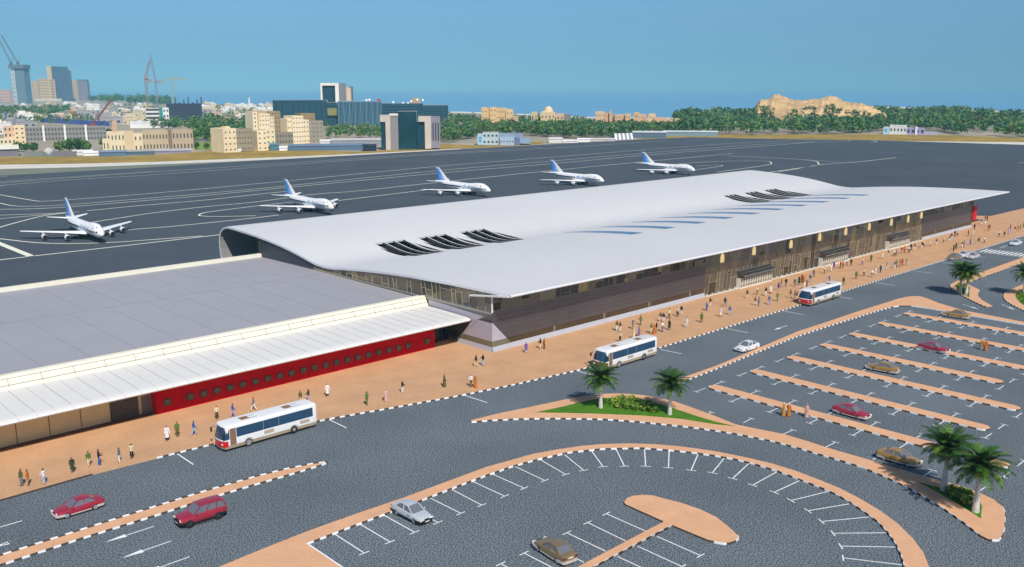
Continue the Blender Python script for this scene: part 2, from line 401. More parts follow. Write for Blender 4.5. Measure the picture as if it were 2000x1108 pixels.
for p, q in [((654.6, 1044), (711.5, 1080.6)), ((704, 1024.5), (762, 1059)), ((750.6, 1007), (810, 1040)), ((797, 990), (855.5, 1021)), ((840, 973), (900, 1003)), ((882, 956), (941, 987)), ((924, 941), (986, 969.5)), ((961, 926), (1024, 954)),
             ((1005, 911), (1064, 939)), ((1053, 897), (1104.7, 927)), ((1101, 887), (1140, 919)), ((1154, 879), (1178, 912)), ((1203, 877), (1219.6, 911)), ((1258.8, 876), (1261, 911)), ((1307, 880), (1305.5, 914)), ((1363.6, 887), (1349.7, 919)),
             ((1415.5, 894), (1391, 924)), ((1463, 905), (1431, 935)), ((1519, 921), (1470, 948)), ((1564, 938), (1512, 962)), ((1618.5, 960), (1545, 978)), ((1662, 984), (1578, 998)), ((1699, 1010), (1604.5, 1019)), ((1735, 1041), (1627, 1042)), ((1755, 1069), (1642, 1067)), ((1765, 1104), (1646.5, 1090)),
             ((1261, 1037.7), (1184, 1003.6)), ((1222, 1057), (1147.6, 1021)), ((1183, 1077), (1107, 1041)), ((1141, 1099), (1066, 1060)), ((1110, 1125), (1023.8, 1080.7)), ((1070, 1150), (978, 1101.6)),
             ((1283, 1048), (1368.7, 1085.7)), ((1245, 1067), (1332, 1107)), ((1207, 1088), (1300, 1130))]: tee(p, q)
for x, y0 in zip(ROWX, ROWY0):
    k = 0
    while 69.1-5.55*k > y0-1:
        yy = 69.1-5.55*k
        for s in (-1, 1):
            line((x+s*1.0, yy), (x+s*3.2, yy), .12); line((x+s*3.2, yy-.45), (x+s*3.2, yy+.45), .12)
        k += 1
for p, q in [((1377, 812), (1390, 805.5)), ((1452, 826), (1468, 817.5)), ((1530, 848), (1549, 840)), ((1612, 874), (1632, 864)), ((1705, 898), (1725, 887)), ((1803, 930), (1822, 919)), ((1908, 963), (1926, 950.5))]: tee(p, q, along=(0, 1, 0), tw=.9)
# crossing
for i in range(16):
    y = 84.4-i*1.0
    line((243.0, y), (248.0, y), .5)
line((242.2, 85.2), (242.2, 66), .22); line((248.8, 85.2), (248.8, 66), .22)
tag(mk.build('road_markings', M_white, fix=False), kind='structure')

# taxiway lines
mk = MB()
def pl(pts, w=.45, z=.01):
    w *= 1.3
    P = [g(x, y, z) for x, y in pts]
    for a, b in zip(P, P[1:]): line(a, b, w, z, mk)
def sm(pts, n=8):
    out = []
    for i in range(len(pts)-1):
        p0 = pts[max(i-1, 0)]; p1 = pts[i]; p2 = pts[i+1]; p3 = pts[min(i+2, len(pts)-1)]
        for k in range(n):
            t = k/n
            out.append(tuple(.5*((2*p1[j])+(-p0[j]+p2[j])*t+(2*p0[j]-5*p1[j]+4*p2[j]-p3[j])*t*t+(-p0[j]+3*p1[j]-3*p2[j]+p3[j])*t**3) for j in (0, 1)))
    return out+[pts[-1]]
pl([(-40, 512.3), (0, 507.7), (243, 480), (432, 458.3), (520, 448)], .55)
pl([(-20, 468), (62, 501), ], 1.3); pl([(-40, 473)]+[(x, y) for x, y in [(0, 475)]]+[(62, 501)], .01)
pl(sm([(-40, 463), (0, 466.5), (70, 474), (135, 476), (220, 473.5), (300, 468), (395, 461)]), .5)
pl([(248, 449), (330, 443), (432, 432.8), (505, 425), (545, 420)], .5)
pl(sm([(500, 421.5), (425, 423), (395, 422), (389, 420), (396, 416.5), (420, 412.5), (500, 402.5), (560, 396), (620, 391)]), .5)
pl([(660, 392), (850, 369), (960, 375)][:2], .5)
pl(sm([(-30, 455), (0, 444), (50, 430), (90, 421), (150, 414), (260, 403), (400, 391), (500, 380), (560, 374)]), .5)
pl([(-30, 430), (30, 424.5), (100, 418.5), (170, 412)], .45)
pl([(-30, 421.5), (0, 420.5), (100, 417), (140, 415)], .45)
pl(sm([(175, 435), (230, 426.5), (300, 416), (400, 404), (500, 394.5), (610, 380), (700, 373), (850, 357), (1080, 333), (1300, 312), (1430, 300)]), .5)
pl(sm([(-30, 409.5), (0, 409), (60, 408), (130, 404.5), (260, 394), (400, 382), (560, 366.5), (850, 339), (1080, 319.5), (1300, 300), (1440, 289.5), (1560, 280), (1590, 277)]), .5)
pl(sm([(-30, 391), (0, 397), (25, 402), (60, 403), (130, 400), (300, 386.5), (500, 369), (850, 334), (1080, 314.5), (1300, 296), (1500, 281.5), (1640, 276.5), (1658, 275.5), (1660, 274.6), (1640, 273.6), (1600, 273)]), .45)
pl(sm([(-30, 374), (0, 380.5), (70, 392.5), (90, 393), (130, 390.5), (300, 377.5), (560, 353.5), (850, 325.5), (1080, 307), (1300, 289.5), (1450, 279), (1590, 273.5)]), .45)
pl(sm([(-30, 371), (0, 363.5), (30, 360), (150, 350.5), (300, 341.5), (560, 322.5), (850, 302), (1060, 290.5), (1300, 275)]), .4)
pl(sm([(-30, 361), (0, 358), (60, 353), (300, 336), (560, 319), (850, 299.5), (1060, 288)]), .4)
pl([(-30, 357), (0, 355), (60, 350.8), (300, 334.8)], .35)
pl([(0, 345.7), (15, 344.3)], .35)
pl([(1340, 274.5), (1400, 272)], .35)
pl(sm([(1680, 273.4), (1700, 274), (1711, 276), (1709, 278), (1700, 279)]), .4)
pl([(1520, 336), (1600, 322), (1680, 316), (1750, 308)], .5)
pl(sm([(1420, 305), (1470, 306.5), (1540, 310), (1590, 314.5), (1598, 319.5), (1590, 324), (1500, 337)]), .5)
pl([(1575, 312.5), (1648, 317.2)], .35)
pl(sm([(1300, 322), (1380, 316.5), (1440, 314.5), (1495, 315), (1506, 318), (1500, 322), (1440, 331), (1400, 336)]), .45)
pl(sm([(1360, 324), (1395, 322.5), (1411, 323.5), (1400, 326), (1360, 331.5)]), .4)
pl([(1988, 318.5), (2010, 317.5)], .5)
tag(mk.build('taxiway_markings', mat('taxi_paint', '#f0f0d8', .8, var=.06, scale=.5, spec=.2), fix=False), kind='structure')

# ---------------------------------------------------------------- the terminal
def attach(o, root):
    o.parent = root; o.location = -Vector(root.location); return o
WX0, WX1, WY = 93.5, 283.7, 101.9                          # end walls and front wall
RX0, RX1 = 93.0, 299.0
PROF = [(189.0, 0.0), (190.3, 3.6), (190.6, 5.4), (190.6, 7.2), (190.35, 8.3), (189.7, 9.3), (188.6, 10.15), (186.8, 10.7), (184.5, 10.72), (182.0, 10.62), (178, 10.45), (174, 10.25), (169, 9.9), (163.9, 9.4), (160.5, 8.95), (157.5, 8.48),
        (155.5, 8.13), (153.6, 7.8), (152, 7.55), (150.5, 7.4), (148.7, 7.31), (147, 7.3), (145, 7.47), (143, 7.7), (140, 8.02), (137, 8.3), (132.5, 8.68), (128, 9.0), (122, 9.32), (115.5, 9.55), (111, 9.67), (106.6, 9.75), (102, 9.81), (97.6, 9.85)]
def roof_z(y):
    for (a, za), (b, zb) in zip(PROF[6:], PROF[7:]):
        if b <= y <= a: return za+(zb-za)*(a-y)/(a-b)
    return 9.85
T = empty('airport_terminal', (WX0, WY, 0))
tag(T, 'long airport terminal under a sweeping white wave roof with glass front', 'terminal')
M_roof = mat('white_roof_membrane', '#dad8d5', .55, var=.015, scale=.4, var2=.025, scale2=.03, spec=.3)
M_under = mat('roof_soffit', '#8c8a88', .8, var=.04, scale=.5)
M_fascia = mat('roof_fascia', '#dfe0e2', .5, var=.02, scale=.5)
M_clad = mat('grey_cladding', '#7b7c86', .36, .85, var=.06, scale=.7, var2=.10, scale2=.06)
M_light = mat('pale_corner_tone', '#b4b1ba', .5, var=.04, scale=.6, spec=.4)
M_plinth = mat('pale_plinth', '#b9bcc6', .6, var=.04, scale=.5)
M_brown = mat('brown_window_band', '#4a3d2a', .3, var=.2, scale=.4, spec=.5)
M_mull = mat('pale_mullion', '#b9ae8c', .5, var=.05, scale=1)
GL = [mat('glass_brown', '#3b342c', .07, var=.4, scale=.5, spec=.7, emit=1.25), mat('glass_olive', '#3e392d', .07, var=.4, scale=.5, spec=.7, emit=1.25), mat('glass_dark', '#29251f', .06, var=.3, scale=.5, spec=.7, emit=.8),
      mat('glass_plum', '#3b3231', .07, var=.4, scale=.5, spec=.7, emit=1.2), mat('glass_gold', '#51462f', .08, var=.4, scale=.5, spec=.7, emit=1.4), mat('glass_tan', '#453d33', .07, var=.4, scale=.5, spec=.7, emit=1.3)]   # panes glow on their own to show a lit hall through eave shade
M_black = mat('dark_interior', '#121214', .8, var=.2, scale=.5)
M_steel = mat('grey_steel', '#8d9097', .4, .4, var=.05, scale=1)

# roof: a folded sheet with real openings over the valley
OPEN = [(110.9, 118.5), (122.2, 129.9), (133.9, 141.4), (238.0, 244.6), (249.2, 256.2), (260.4, 267.6)]
slots = []
for a, b in OPEN:
    wd = (b-a-2*.26)/3
    for k in range(3): slots.append((a+k*(wd+.26), a+k*(wd+.26)+wd))
xs = sorted(set([RX0, RX1]+[v for s in slots for v in s]+[RX0+k*10 for k in range(1, 21)]))
OY0, OY1 = 157.5, 143.4
prof = sorted(set(PROF), key=lambda p: PROF.index(p))
prof2 = []
for p in prof:
    prof2.append(p)
ins = [(OY1, roof_z(OY1))]
prof2 = [p for p in prof if p[0] > 146] + ins + [p for p in prof if p[0] <= 144.5] if True else prof
prof2 = prof[:prof.index((145, 7.47))+1]+[(OY1, roof_z(OY1))]+[p for p in prof[prof.index((145, 7.47))+1:] if p[0] < OY1-.2]
nP = len(prof2)
tang = []
for i in range(nP):
    a = prof2[max(i-1, 0)]; b = prof2[min(i+1, nP-1)]
    d = Vector((b[0]-a[0], b[1]-a[1])); d.normalize(); tang.append(Vector((-d.y, d.x)))   # inward normal
TH_R = .38
rm = MB(); rb = MB()
nX = len(xs)
top = [(x, p[0], p[1]) for p in prof2 for x in xs]
bot = [(x, p[0]+t.x*TH_R, p[1]+t.y*TH_R) for p, t in zip(prof2, tang) for x in xs]
def is_open(j, i):
    xm = (xs[j]+xs[j+1])/2; ym = (prof2[i][0]+prof2[i+1][0])/2
    return OY1 < ym < OY0 and any(a < xm < b for a, b in slots)
fs = []; fb = []
for i in range(nP-1):
    for j in range(nX-1):
        if is_open(i=i, j=j): continue
        q = (i*nX+j, i*nX+j+1, (i+1)*nX+j+1, (i+1)*nX+j)
        fs.append(q); fb.append(q[::-1])
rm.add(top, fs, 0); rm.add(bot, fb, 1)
for a, b in slots:                                        # sides of the slots
    for x in (a, b):
        j = xs.index(x)
        idx = [i for i in range(nP) if OY1-.01 <= prof2[i][0] <= OY0+.01]
        for i, k in zip(idx, idx[1:]):
            rm.add([top[i*nX+j], top[k*nX+j], bot[k*nX+j], bot[i*nX+j]], [(0, 1, 2, 3)], 3)
    for y in (idx[0], idx[-1]):
        j0, j1 = xs.index(a), xs.index(b)
        rm.add([top[y*nX+j0], top[y*nX+j1], bot[y*nX+j1], bot[y*nX+j0]], [(0, 1, 2, 3)], 2)
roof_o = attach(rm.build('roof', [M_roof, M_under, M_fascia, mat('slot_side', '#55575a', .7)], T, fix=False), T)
me = roof_o.data; me.polygons.foreach_set('use_smooth', [p.material_index == 0 for p in me.polygons]); me.update()
# rounded edge trim round the roof
tr = MB()
for j in (0, nX-1):
    for i in range(nP-1):
        a, b = Vector(top[i*nX+j]), Vector(top[(i+1)*nX+j]); a2, b2 = Vector(bot[i*nX+j]), Vector(bot[(i+1)*nX+j])
        s = -.06 if j == 0 else .06
        tr.add([a+Vector((s, 0, .01)), b+Vector((s, 0, .01)), b2+Vector((s, 0, 0)), a2+Vector((s, 0, 0)), a+Vector((0, 0, .01)), b+Vector((0, 0, .01)), b2, a2], [(0, 1, 2, 3), (0, 4, 5, 1), (3, 2, 6, 7)])
tr.tube((RX0-.06, 97.55, 9.66), (RX1+.06, 97.55, 9.66), .21, n=10)
attach(tr.build('eave_trim', M_fascia, T, smooth=40), T)

# shade wells under the openings, with louvre grids
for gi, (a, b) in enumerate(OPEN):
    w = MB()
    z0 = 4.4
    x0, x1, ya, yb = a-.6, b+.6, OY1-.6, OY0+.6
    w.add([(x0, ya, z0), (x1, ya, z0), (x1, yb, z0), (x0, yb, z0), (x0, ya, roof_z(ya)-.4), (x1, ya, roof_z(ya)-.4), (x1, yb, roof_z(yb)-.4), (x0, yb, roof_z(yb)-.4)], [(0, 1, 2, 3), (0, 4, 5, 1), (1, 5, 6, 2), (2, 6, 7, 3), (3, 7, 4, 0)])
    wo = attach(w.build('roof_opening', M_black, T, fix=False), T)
    lg = MB()
    for k in range(9): lg.bar((a-.2, yb-.5-k*.55, roof_z(yb-.5-k*.55)-1.0), (a+(b-a)*.62, yb-.5-k*.55, roof_z(yb-.5-k*.55)-1.0), .10, .18)
    n = int((b-a)*.62/.5)
    for k in range(n): lg.bar((a+k*.5, yb-.5, roof_z(yb)-.9), (a+k*.5, yb-5.2, roof_z(yb-5.2)-.9), .07, .12)
    lg.tube((b-1.4, yb-5, z0), (b-1.4, yb-5, 8.0), .08)
    lo = lg.build('louvre_grid', mat('louvre_dark', '#45474b', .6, .2), wo)
# rooflights: blue glazed lens strips following the roof curve
M_skyg = mat('blue_rooflight', '#4f6f96', .25, var=.35, scale=1.3, spec=.5)
for k in range(10):
    x = 155.2+11.85*k+(.5 if k > 7 else 0)
    ys = [144.6, 142.5, 140, 138, 136, 133.5, 131, 128.5, 126.8, 125.2]
    le = [0, .05, .15, .25, .35, .45, .5, .5, .5, .5]; re = [.02, 1.2, 2.3, 3.1, 3.6, 3.9, 4.0, 4.05, 4.05, 4.05]
    m = MB(); vs = []; fs = []
    for y, l_, r_ in zip(ys, le, re):
        z = roof_z(y)
        vs += [(x+l_, y+(0 if y < 140 else 0), z+.05), (x+r_, y-(.0), z+.05), (x+l_, y, z-.02), (x+r_, y, z-.02)]
    for i in range(len(ys)-1):
        p, q = 4*i, 4*i+4
        fs += [(p, q, q+1, p+1), (p, p+2, q+2, q), (p+1, q+1, q+3, p+3)]
    m.add(vs, fs, 0)
    attach(m.build('rooflight', M_skyg, T, fix=False), T)

# walls below the roof
ptop = 6.54
def wall_top(y): return roof_z(y)-.36
M_warm = mat('warm_end_wall', '#8d8472', .8, var=.08, scale=.3)
JZ = (2.7, 3.47, 4.24, 5.0, 5.77)
M_joint = mat('joint_grey', '#55524f', .5, .6)
for x0, x1 in ((WX0-.34, 149.3), (249.2, WX1)):            # front panel walls with their joints
    b_ = MB()
    b_.add([(x0, WY-.12, 1.9), (x1, WY-.12, 1.9), (x1, WY-.12, ptop), (x0, WY-.12, ptop), (x1, WY+.3, ptop), (x0, WY+.3, ptop)], [(0, 1, 2, 3), (3, 2, 4, 5)], 0)
    for z in JZ: b_.bar((x0+.02, WY-.125, z), (x1-.02, WY-.125, z), .03, .035, 1)
    attach(b_.build('front_wall', [M_clad, M_joint], T, fix=False), T)
b_ = MB()
b_.add([(WX0-.34, WY-.12, 1.9), (WX0-.34, 173, 1.9), (WX0-.34, 173, 6.0), (WX0-.34, 150, 6.3), (WX0-.34, 116, ptop), (WX0-.34, WY-.12, ptop)], [(0, 5, 4, 3, 2, 1)], 0)
for z in JZ: b_.bar((WX0-.345, WY, z), (WX0-.345, 116, z), .03, .035, 1)
attach(b_.build('end_wall', [M_clad, M_joint], T, fix=False), T)
b_ = MB()
b_.add([(WX0-.34, 173, 0), (101.5, 173, 0), (101.5, 173, 9.9), (WX0-.34, 173, 9.9)], [(0, 1, 2, 3)], 0)
b_.add([(101.5, 173, 0), (101.5, 189.4, 0), (101.5, 190, 8.2), (101.5, 187, 10.3), (101.5, 173, 9.9)], [(0, 1, 2, 3, 4)], 0)
attach(b_.build('recessed_wall', M_warm, T, fix=False), T)
b_ = MB()
b_.add([(WX1, WY-.12, 0), (WX1, 186, 0), (WX1, 186, 10.3)]+[(WX1, y, roof_z(y)-.36) for y in (174, 163, 157, 152, 148, 144, 137, 128, 115, WY-.12)], [tuple(range(13))], 0)
attach(b_.build('far_end_wall', M_clad, T, fix=False), T)
for i, (x0, x1) in enumerate(((WX0-.34, 149.3), (249.2, WX1))):
    pl_ = MB(); bw = MB()
    pl_.add([(x0, WY-.30, 0), (x1, WY-.30, 0), (x1, WY-.16, .95), (x0, WY-.16, .95), (x1, WY+.1, .95), (x0, WY+.1, .95)], [(0, 1, 2, 3), (3, 2, 4, 5)])
    bw.add([(x0, WY-.05, .9), (x1, WY-.05, .9), (x1, WY-.05, 1.95), (x0, WY-.05, 1.95)], [(0, 1, 2, 3)])
    if i == 0:
        pl_.add([(WX0-.52, WY-.3, 0), (WX0-.52, 109.9, 0), (WX0-.38, 109.9, .95), (WX0-.38, WY-.16, .95), (WX0, 109.9, .95), (WX0, WY-.16, .95)], [(0, 1, 2, 3), (3, 2, 4, 5)])
        bw.add([(WX0-.28, WY-.05, .9), (WX0-.28, 109.9, .9), (WX0-.28, 109.9, 1.95), (WX0-.28, WY-.05, 1.95)], [(0, 1, 2, 3)])
    else: pl_.add([(WX1, WY-.3, 0), (WX1, 186, 0), (WX1, 186, .95), (WX1, WY-.16, .95)], [(0, 1, 2, 3)])
    attach(pl_.build('plinth', M_plinth, T, fix=False), T)
    attach(bw.build('window_band', M_brown, T, fix=False), T)
for x in [107, 119.5, 132, 144.5, 258, 270]:
    pp = MB(); pp.box((x, WY-.09, .9), (.5, .1, 1.05)); attach(pp.build('wall_pier', mat('pier_grey', '#7c766a', .6), T), T)
# pale trapezoid over both corner walls, and flashing above the awning
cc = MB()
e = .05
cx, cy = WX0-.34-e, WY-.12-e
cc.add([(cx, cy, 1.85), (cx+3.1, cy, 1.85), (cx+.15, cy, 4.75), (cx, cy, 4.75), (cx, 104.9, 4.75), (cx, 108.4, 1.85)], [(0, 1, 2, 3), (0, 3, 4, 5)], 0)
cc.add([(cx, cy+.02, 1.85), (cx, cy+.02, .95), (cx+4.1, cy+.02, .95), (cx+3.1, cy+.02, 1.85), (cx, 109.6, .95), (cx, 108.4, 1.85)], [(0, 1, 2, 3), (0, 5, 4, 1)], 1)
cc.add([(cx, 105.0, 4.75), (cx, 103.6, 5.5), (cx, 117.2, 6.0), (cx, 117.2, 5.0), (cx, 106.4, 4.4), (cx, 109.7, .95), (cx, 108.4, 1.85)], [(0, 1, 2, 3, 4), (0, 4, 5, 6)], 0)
attach(cc.build('corner_pale_patch', [M_light, mat('olive_corner_band', '#76705a', .4, var=.15, scale=.5)], T, fix=False), T)

# glazing: slanted panes between slanted mullions
rg = random.Random(11)
def glazing(p0, p1, z0, ztop, n, lean, name='glazing', dens=1.0, cross=None, prev=None):
    """glass wall from p0 to p1 (plan) between z0 and ztop(t); n columns of uneven width leaning along the wall"""
    p0, p1 = Vector((p0[0], p0[1], 0)), Vector((p1[0], p1[1], 0)); L = (p1-p0).length; t = (p1-p0)/L
    nrm = Vector((t.y, -t.x, 0))
    ws = [rg.choice((.55, .8, 1.0, 1.25, 1.6)) for _ in range(n)]; s = sum(ws)
    c = [0]
    for w in ws: c.append(c[-1]+w/s*L)
    ln = [0]+[lean*rg.choice((.2, .5, .8, 1.0, 1.15)) for _ in range(n-1)]+[0]
    gm = MB(); mm = MB()
    P = lambda u, z, o=0: p0+t*u+nrm*o+Vector((0, 0, z))
    for k in range(n):
        zt = ztop(c[k]); cuts = [0]
        if rg.random() < .85:
            cuts += sorted(rg.uniform(.12, .88) for _ in range(rg.choice((1, 1, 2) if dens < 1.5 else (1, 2, 3, 4))))
        cuts.append(1)
        for a, b in zip(cuts, cuts[1:]):
            if b-a < .04: continue
            q = []
            for f, j in ((a, k), (a, k+1), (b, k+1), (b, k)):
                zz = z0+(ztop(c[j])-z0)*f; q.append(P(min(max(c[j]+ln[j]*(f-.5), 0), L), zz, -rg.uniform(0, .015)))
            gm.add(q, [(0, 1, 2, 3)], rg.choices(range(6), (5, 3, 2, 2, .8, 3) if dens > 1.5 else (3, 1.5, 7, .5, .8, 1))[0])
            if a > 0: mm.bar(q[0]+nrm*.04, q[1]+nrm*.04, .045, .05)
    for k in range(n+1):
        a = P(min(max(c[k]-ln[k]*.5, 0), L), z0, .04); b = P(min(max(c[k]+ln[k]*.5, 0), L), ztop(c[k]), .04)
        mm.bar(a, b, .05 if k % 3 else .08, .05, up=nrm)
    mm.bar(P(0, z0, .05), P(L, z0, .05), .1, .14)
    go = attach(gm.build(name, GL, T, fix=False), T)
    mo = mm.build('mullion', M_mull, go)
glazing((WX0-.1, WY), (149.3, WY), ptop, lambda u: 9.44, 34, .5)
glazing((249.2, WY), (WX1, WY), ptop, lambda u: 9.44, 24, .4)
glazing((149.3, WY), (249.2, WY), .25, lambda u: 9.44, 64, 1.3, dens=2.0)
glazing((WX0-.3, 152), (WX0-.3, WY), 6.2, lambda u: wall_top(152-u), 27, -.4)
eb = MB()                                                  # plain dark upper end wall towards the back
eb.add([(WX0-.3, 152, 5.9), (WX0-.3, 173, 5.9)]+[(WX0-.3, y, wall_top(y)) for y in (173, 168, 163.9, 160, 157.5, 155, 153, 152)], [tuple(range(10))])
attach(eb.build('end_wall_panel', mat('slate_panel', '#3c4048', .5, var=.08, scale=.6), T, fix=False), T)
sill = MB(); sill.box((199.25, WY-.28, 0), (99.9, .6, .32))
for k in range(51): sill.box((149.6+k*1.99, WY-.45, .3), (.22, .3, .35))
attach(sill.build('facade_sill', mat('white_sill', '#d9d4c8', .6), T), T)
# entrances: glass canopy, white framed doors and guard rail
M_can = mat('dark_canopy_glass', '#3b3a36', .12, var=.1, scale=.4, spec=.6)
M_wframe = mat('white_door_frame', '#e6e2d6', .5)
for x0 in (160.4, 193.8, 227.6):
    x1 = x0+12.2
    ca = MB()
    ca.add([(x0, WY-.1, 3.75), (x1, WY-.1, 3.75), (x1, 100.1, 2.95), (x0, 100.1, 2.95), (x0, WY-.1, 3.6), (x1, WY-.1, 3.6), (x1, 100.1, 2.8), (x0, 100.1, 2.8)], [(0, 1, 2, 3), (7, 6, 5, 4), (3, 2, 6, 7), (0, 3, 7, 4), (1, 5, 6, 2)])
    co = attach(ca.build('canopy', M_can, T, fix=False), T)
    fr_ = MB(); fr_.bar((x0, 100.08, 2.9), (x1, 100.08, 2.9), .12, .2)
    fr_.bar((x0, WY-.14, 3.78), (x1, WY-.14, 3.78), .1, .1); fr_.bar((x0+1.5, 101.0, 3.36), (x1+.4, 101.0, 3.36), .10, .06)
    fr_.build('canopy_frame', M_steel, co)
    dr = MB()
    dr.box(((x0+x1)/2, 100.9, KZ), (x1-x0, .06, .25))
    for k in range(14): dr.box((x0+.1+k*(x1-x0-.2)/13, 100.9, KZ), (.10, .10, 2.1))
    for z in (1.15, 2.2): dr.box(((x0+x1)/2, 100.9, z), (x1-x0, .08, .09))
    for xx in (x0+.06, x1-.06): dr.box((xx, 101.35, KZ), (.1, .9, 2.2))
    do = attach(dr.build('entrance_door', M_wframe, T), T)
    gp = MB(); gp.add([(x0, 100.95, KZ), (x1, 100.95, KZ), (x1, 100.95, 2.2), (x0, 100.95, 2.2)], [(0, 1, 2, 3)])
    gp.build('door_glass', mat('door_glass', '#8d8778', .1, var=.3, scale=.8), do, fix=False)
M_lampw = mat('lit_lamp', '#ffe3a0', .5, emit=.55, var=.05)
for x, z in [(155.0, 6.3), (166.5, 6.4), (181.2, 6.1), (193.7, 6.3), (206.0, 6.3), (230.1, 6.1), (239.9, 6.0), (248.0, 6.2), (218, 6.2)]:
    lm = MB(); w = .62; h = 1.55
    ring = [(x-w, z), (x+w, z)]+[(x+w*math.cos(a), z+h-w+w*1.4*math.sin(a)) for a in [R(d) for d in range(0, 181, 20)]]
    y0_, y1_ = WY-.16, WY-.07
    n = len(ring)
    lm.add([(p[0], y0_, p[1]) for p in ring]+[(p[0], y1_, p[1]) for p in ring], [tuple(range(n))]+[(i, (i+1) % n, n+(i+1) % n, n+i) for i in range(n)])
    lo = attach(lm.build('wall_lamp', M_lampw, T), T)
    sh = MB(); sh.box((x-.1, WY-.2, z-.16), (1.5, .3, .12)); sh.build('lamp_shelf', M_mull, lo)
# corner blade and post
bl = MB(); bl.bar((RX0-.15, 97.7, 9.62), (RX0-.35, 106.2, 8.55), .55, .22)
attach(bl.build('corner_blade', M_fascia, T), T)
po = MB(); po.tube((WX0-.42, WY-.2, 6.4), (WX0-.42, WY-.2, 9.0), .13, n=10)
attach(po.build('corner_post', M_fascia, T), T)
rp = MB(); rp.add([(WX1+.1, WY-.4, 2.2), (WX1+2.6, WY-.4, 2.2), (WX1+2.6, WY-.4, 6.4), (WX1+.1, WY-.4, 6.4), (WX1+.1, WY-.1, 2.2), (WX1+2.6, WY-.1, 2.2), (WX1+2.6, WY-.1, 6.4), (WX1+.1, WY-.1, 6.4)], [(0, 1, 2, 3), (7, 6, 5, 4), (0, 4, 5, 1), (1, 5, 6, 2), (2, 6, 7, 3), (3, 7, 4, 0)])
attach(rp.build('red_end_fin', mat('bright_red', '#d00818', .5), T), T)

# ---------------------------------------------------------------- the low building beside it
LB = empty('low_building', (60, 112, 0))
tag(LB, 'low wing with grey flat roof, white canopy and dark red wall of small windows', 'building')
LX0, LX1 = -30.0, 93.1
M_froof = mat('grey_flat_roof', '#a6a4a8', .6, var=.03, scale=.3, var2=.03, scale2=.05, spec=.3)
M_cream = mat('cream_parapet', '#e9e3cd', .8, var=.03, scale=.5)
M_aw = mat('white_awning', '#e2dfd8', .5, var=.02, scale=.6, spec=.3)
M_red = mat('dark_red_wall', '#c20410', .8, var=.08, scale=.8, spec=.04)
M_beige = mat('beige_panel', '#dcc897', .7, var=.05, scale=.5)
M_seam = mat('seam_grey', '#949498', .7)
f = MB()
f.add([(LX0, 119, 5.85), (LX1, 119, 5.85), (LX1, 147.6, 6.05), (LX0, 147.6, 6.05), (LX1, 172.2, 5.9), (LX0, 172.2, 5.9)], [(0, 1, 2, 3), (3, 2, 4, 5)])
attach(f.build('flat_roof', M_froof, LB, fix=False), LB)
f = MB()
f.bar((LX0, 147.6, 6.07), (LX1, 147.6, 6.07), .16, .03)
for k in range(19): f.bar((LX1-4.5-6.0*k, 119.2, 5.865), (LX1-4.5-6.0*k, 147.5, 6.06), .07, .02); f.bar((LX1-1.5-6.0*k, 147.7, 6.06), (LX1-1.5-6.0*k, 172, 5.91), .07, .02)
attach(f.build('roof_seam', M_seam, LB), LB)
f = MB()                                                   # front and back parapets
f.add([(LX0, 117.15, 4.98), (LX1-.1, 117.15, 4.98), (LX1-.1, 118.1, 6.55), (LX0, 118.1, 6.55), (LX1-1.2, 118.95, 6.55), (LX0, 118.95, 6.55), (LX1-1.2, 118.95, 5.8), (LX0, 118.95, 5.8)], [(0, 1, 2, 3), (3, 2, 4, 5), (5, 4, 6, 7)])
f.add([(LX1-.1, 117.15, 4.98), (LX1-.1, 118.95, 4.98), (LX1-1.2, 118.95, 6.55), (LX1-.1, 118.1, 6.55)], [(0, 1, 2, 3)])
f.box(((LX0+LX1)/2, 172.6, 5.0), (LX1-LX0, .9, 1.6))
attach(f.build('parapet', M_cream, LB, fix=False), LB)
f = MB()
for k in range(33):
    x = LX1-3.0-3.78*k
    f.bar((x, 117.32, 5.35), (x, 117.95, 6.3), .06, .05)
f.bar((LX0, 117.42, 5.5), (LX1-.3, 117.42, 5.5), .06, .05); f.bar((LX0, 117.86, 6.2), (LX1-.3, 117.86, 6.2), .05, .05)
attach(f.build('parapet_rail', mat('rail_grey', '#9a958a', .6), LB), LB)  # plain grey rails along the sloping parapet
f = MB()                                                   # canopy roof with a rounded eave
ring = [(117.15, 5.02), (112, 4.93), (107.6, 4.86), (106.9, 4.80), (106.45, 4.68), (106.25, 4.50), (106.35, 4.34), (106.7, 4.24), (108, 4.22), (117.15, 4.4)]
f.add([(LX0, y, z) for y, z in ring]+[(LX1-.35, y, z) for y, z in ring], [(i, i+1, len(ring)+i+1, len(ring)+i) for i in range(len(ring)-1)]+[tuple(len(ring)+i for i in range(len(ring)))[::-1]])
attach(f.build('canopy_roof', M_aw, LB, smooth=50, fix=False), LB)
f = MB()
for k in range(64):
    x = LX1-2.0-1.93*k
    f.bar((x, 116.9, 5.025), (x, 107.6, 4.87), .05 if k % 2 else .09, .03); f.bar((x, 107.6, 4.875), (x, 106.5, 4.70), .06, .04); f.bar((x, 106.5, 4.72), (x, 106.22, 4.48), .06, .04)
attach(f.build('canopy_seam', mat('seam_pale', '#b4b4ba', .7), LB), LB)
f = MB()
f.add([(44.0, 109.92, 0), (88.4, 109.92, 0), (88.4, 109.92, 4.4), (44.0, 109.92, 4.4), (44.0, 112.6, 0), (44.0, 112.6, 4.4), (88.4, 112.6, 0), (88.4, 112.6, 4.4)], [(0, 1, 2, 3), (4, 0, 3, 5), (1, 6, 7, 2)])
for k in range(12): f.bar((47.4+k*3.66, 109.91, .02), (47.4+k*3.66, 109.91, 4.3), .05, .03, 1, up=(0, 1, 0))
attach(f.build('red_wall', [M_red, mat('deep_red', '#8f0512', .8)], LB, fix=False), LB)
M_win = mat('small_window_glass', '#5b5f52', .15, var=.25, scale=2)
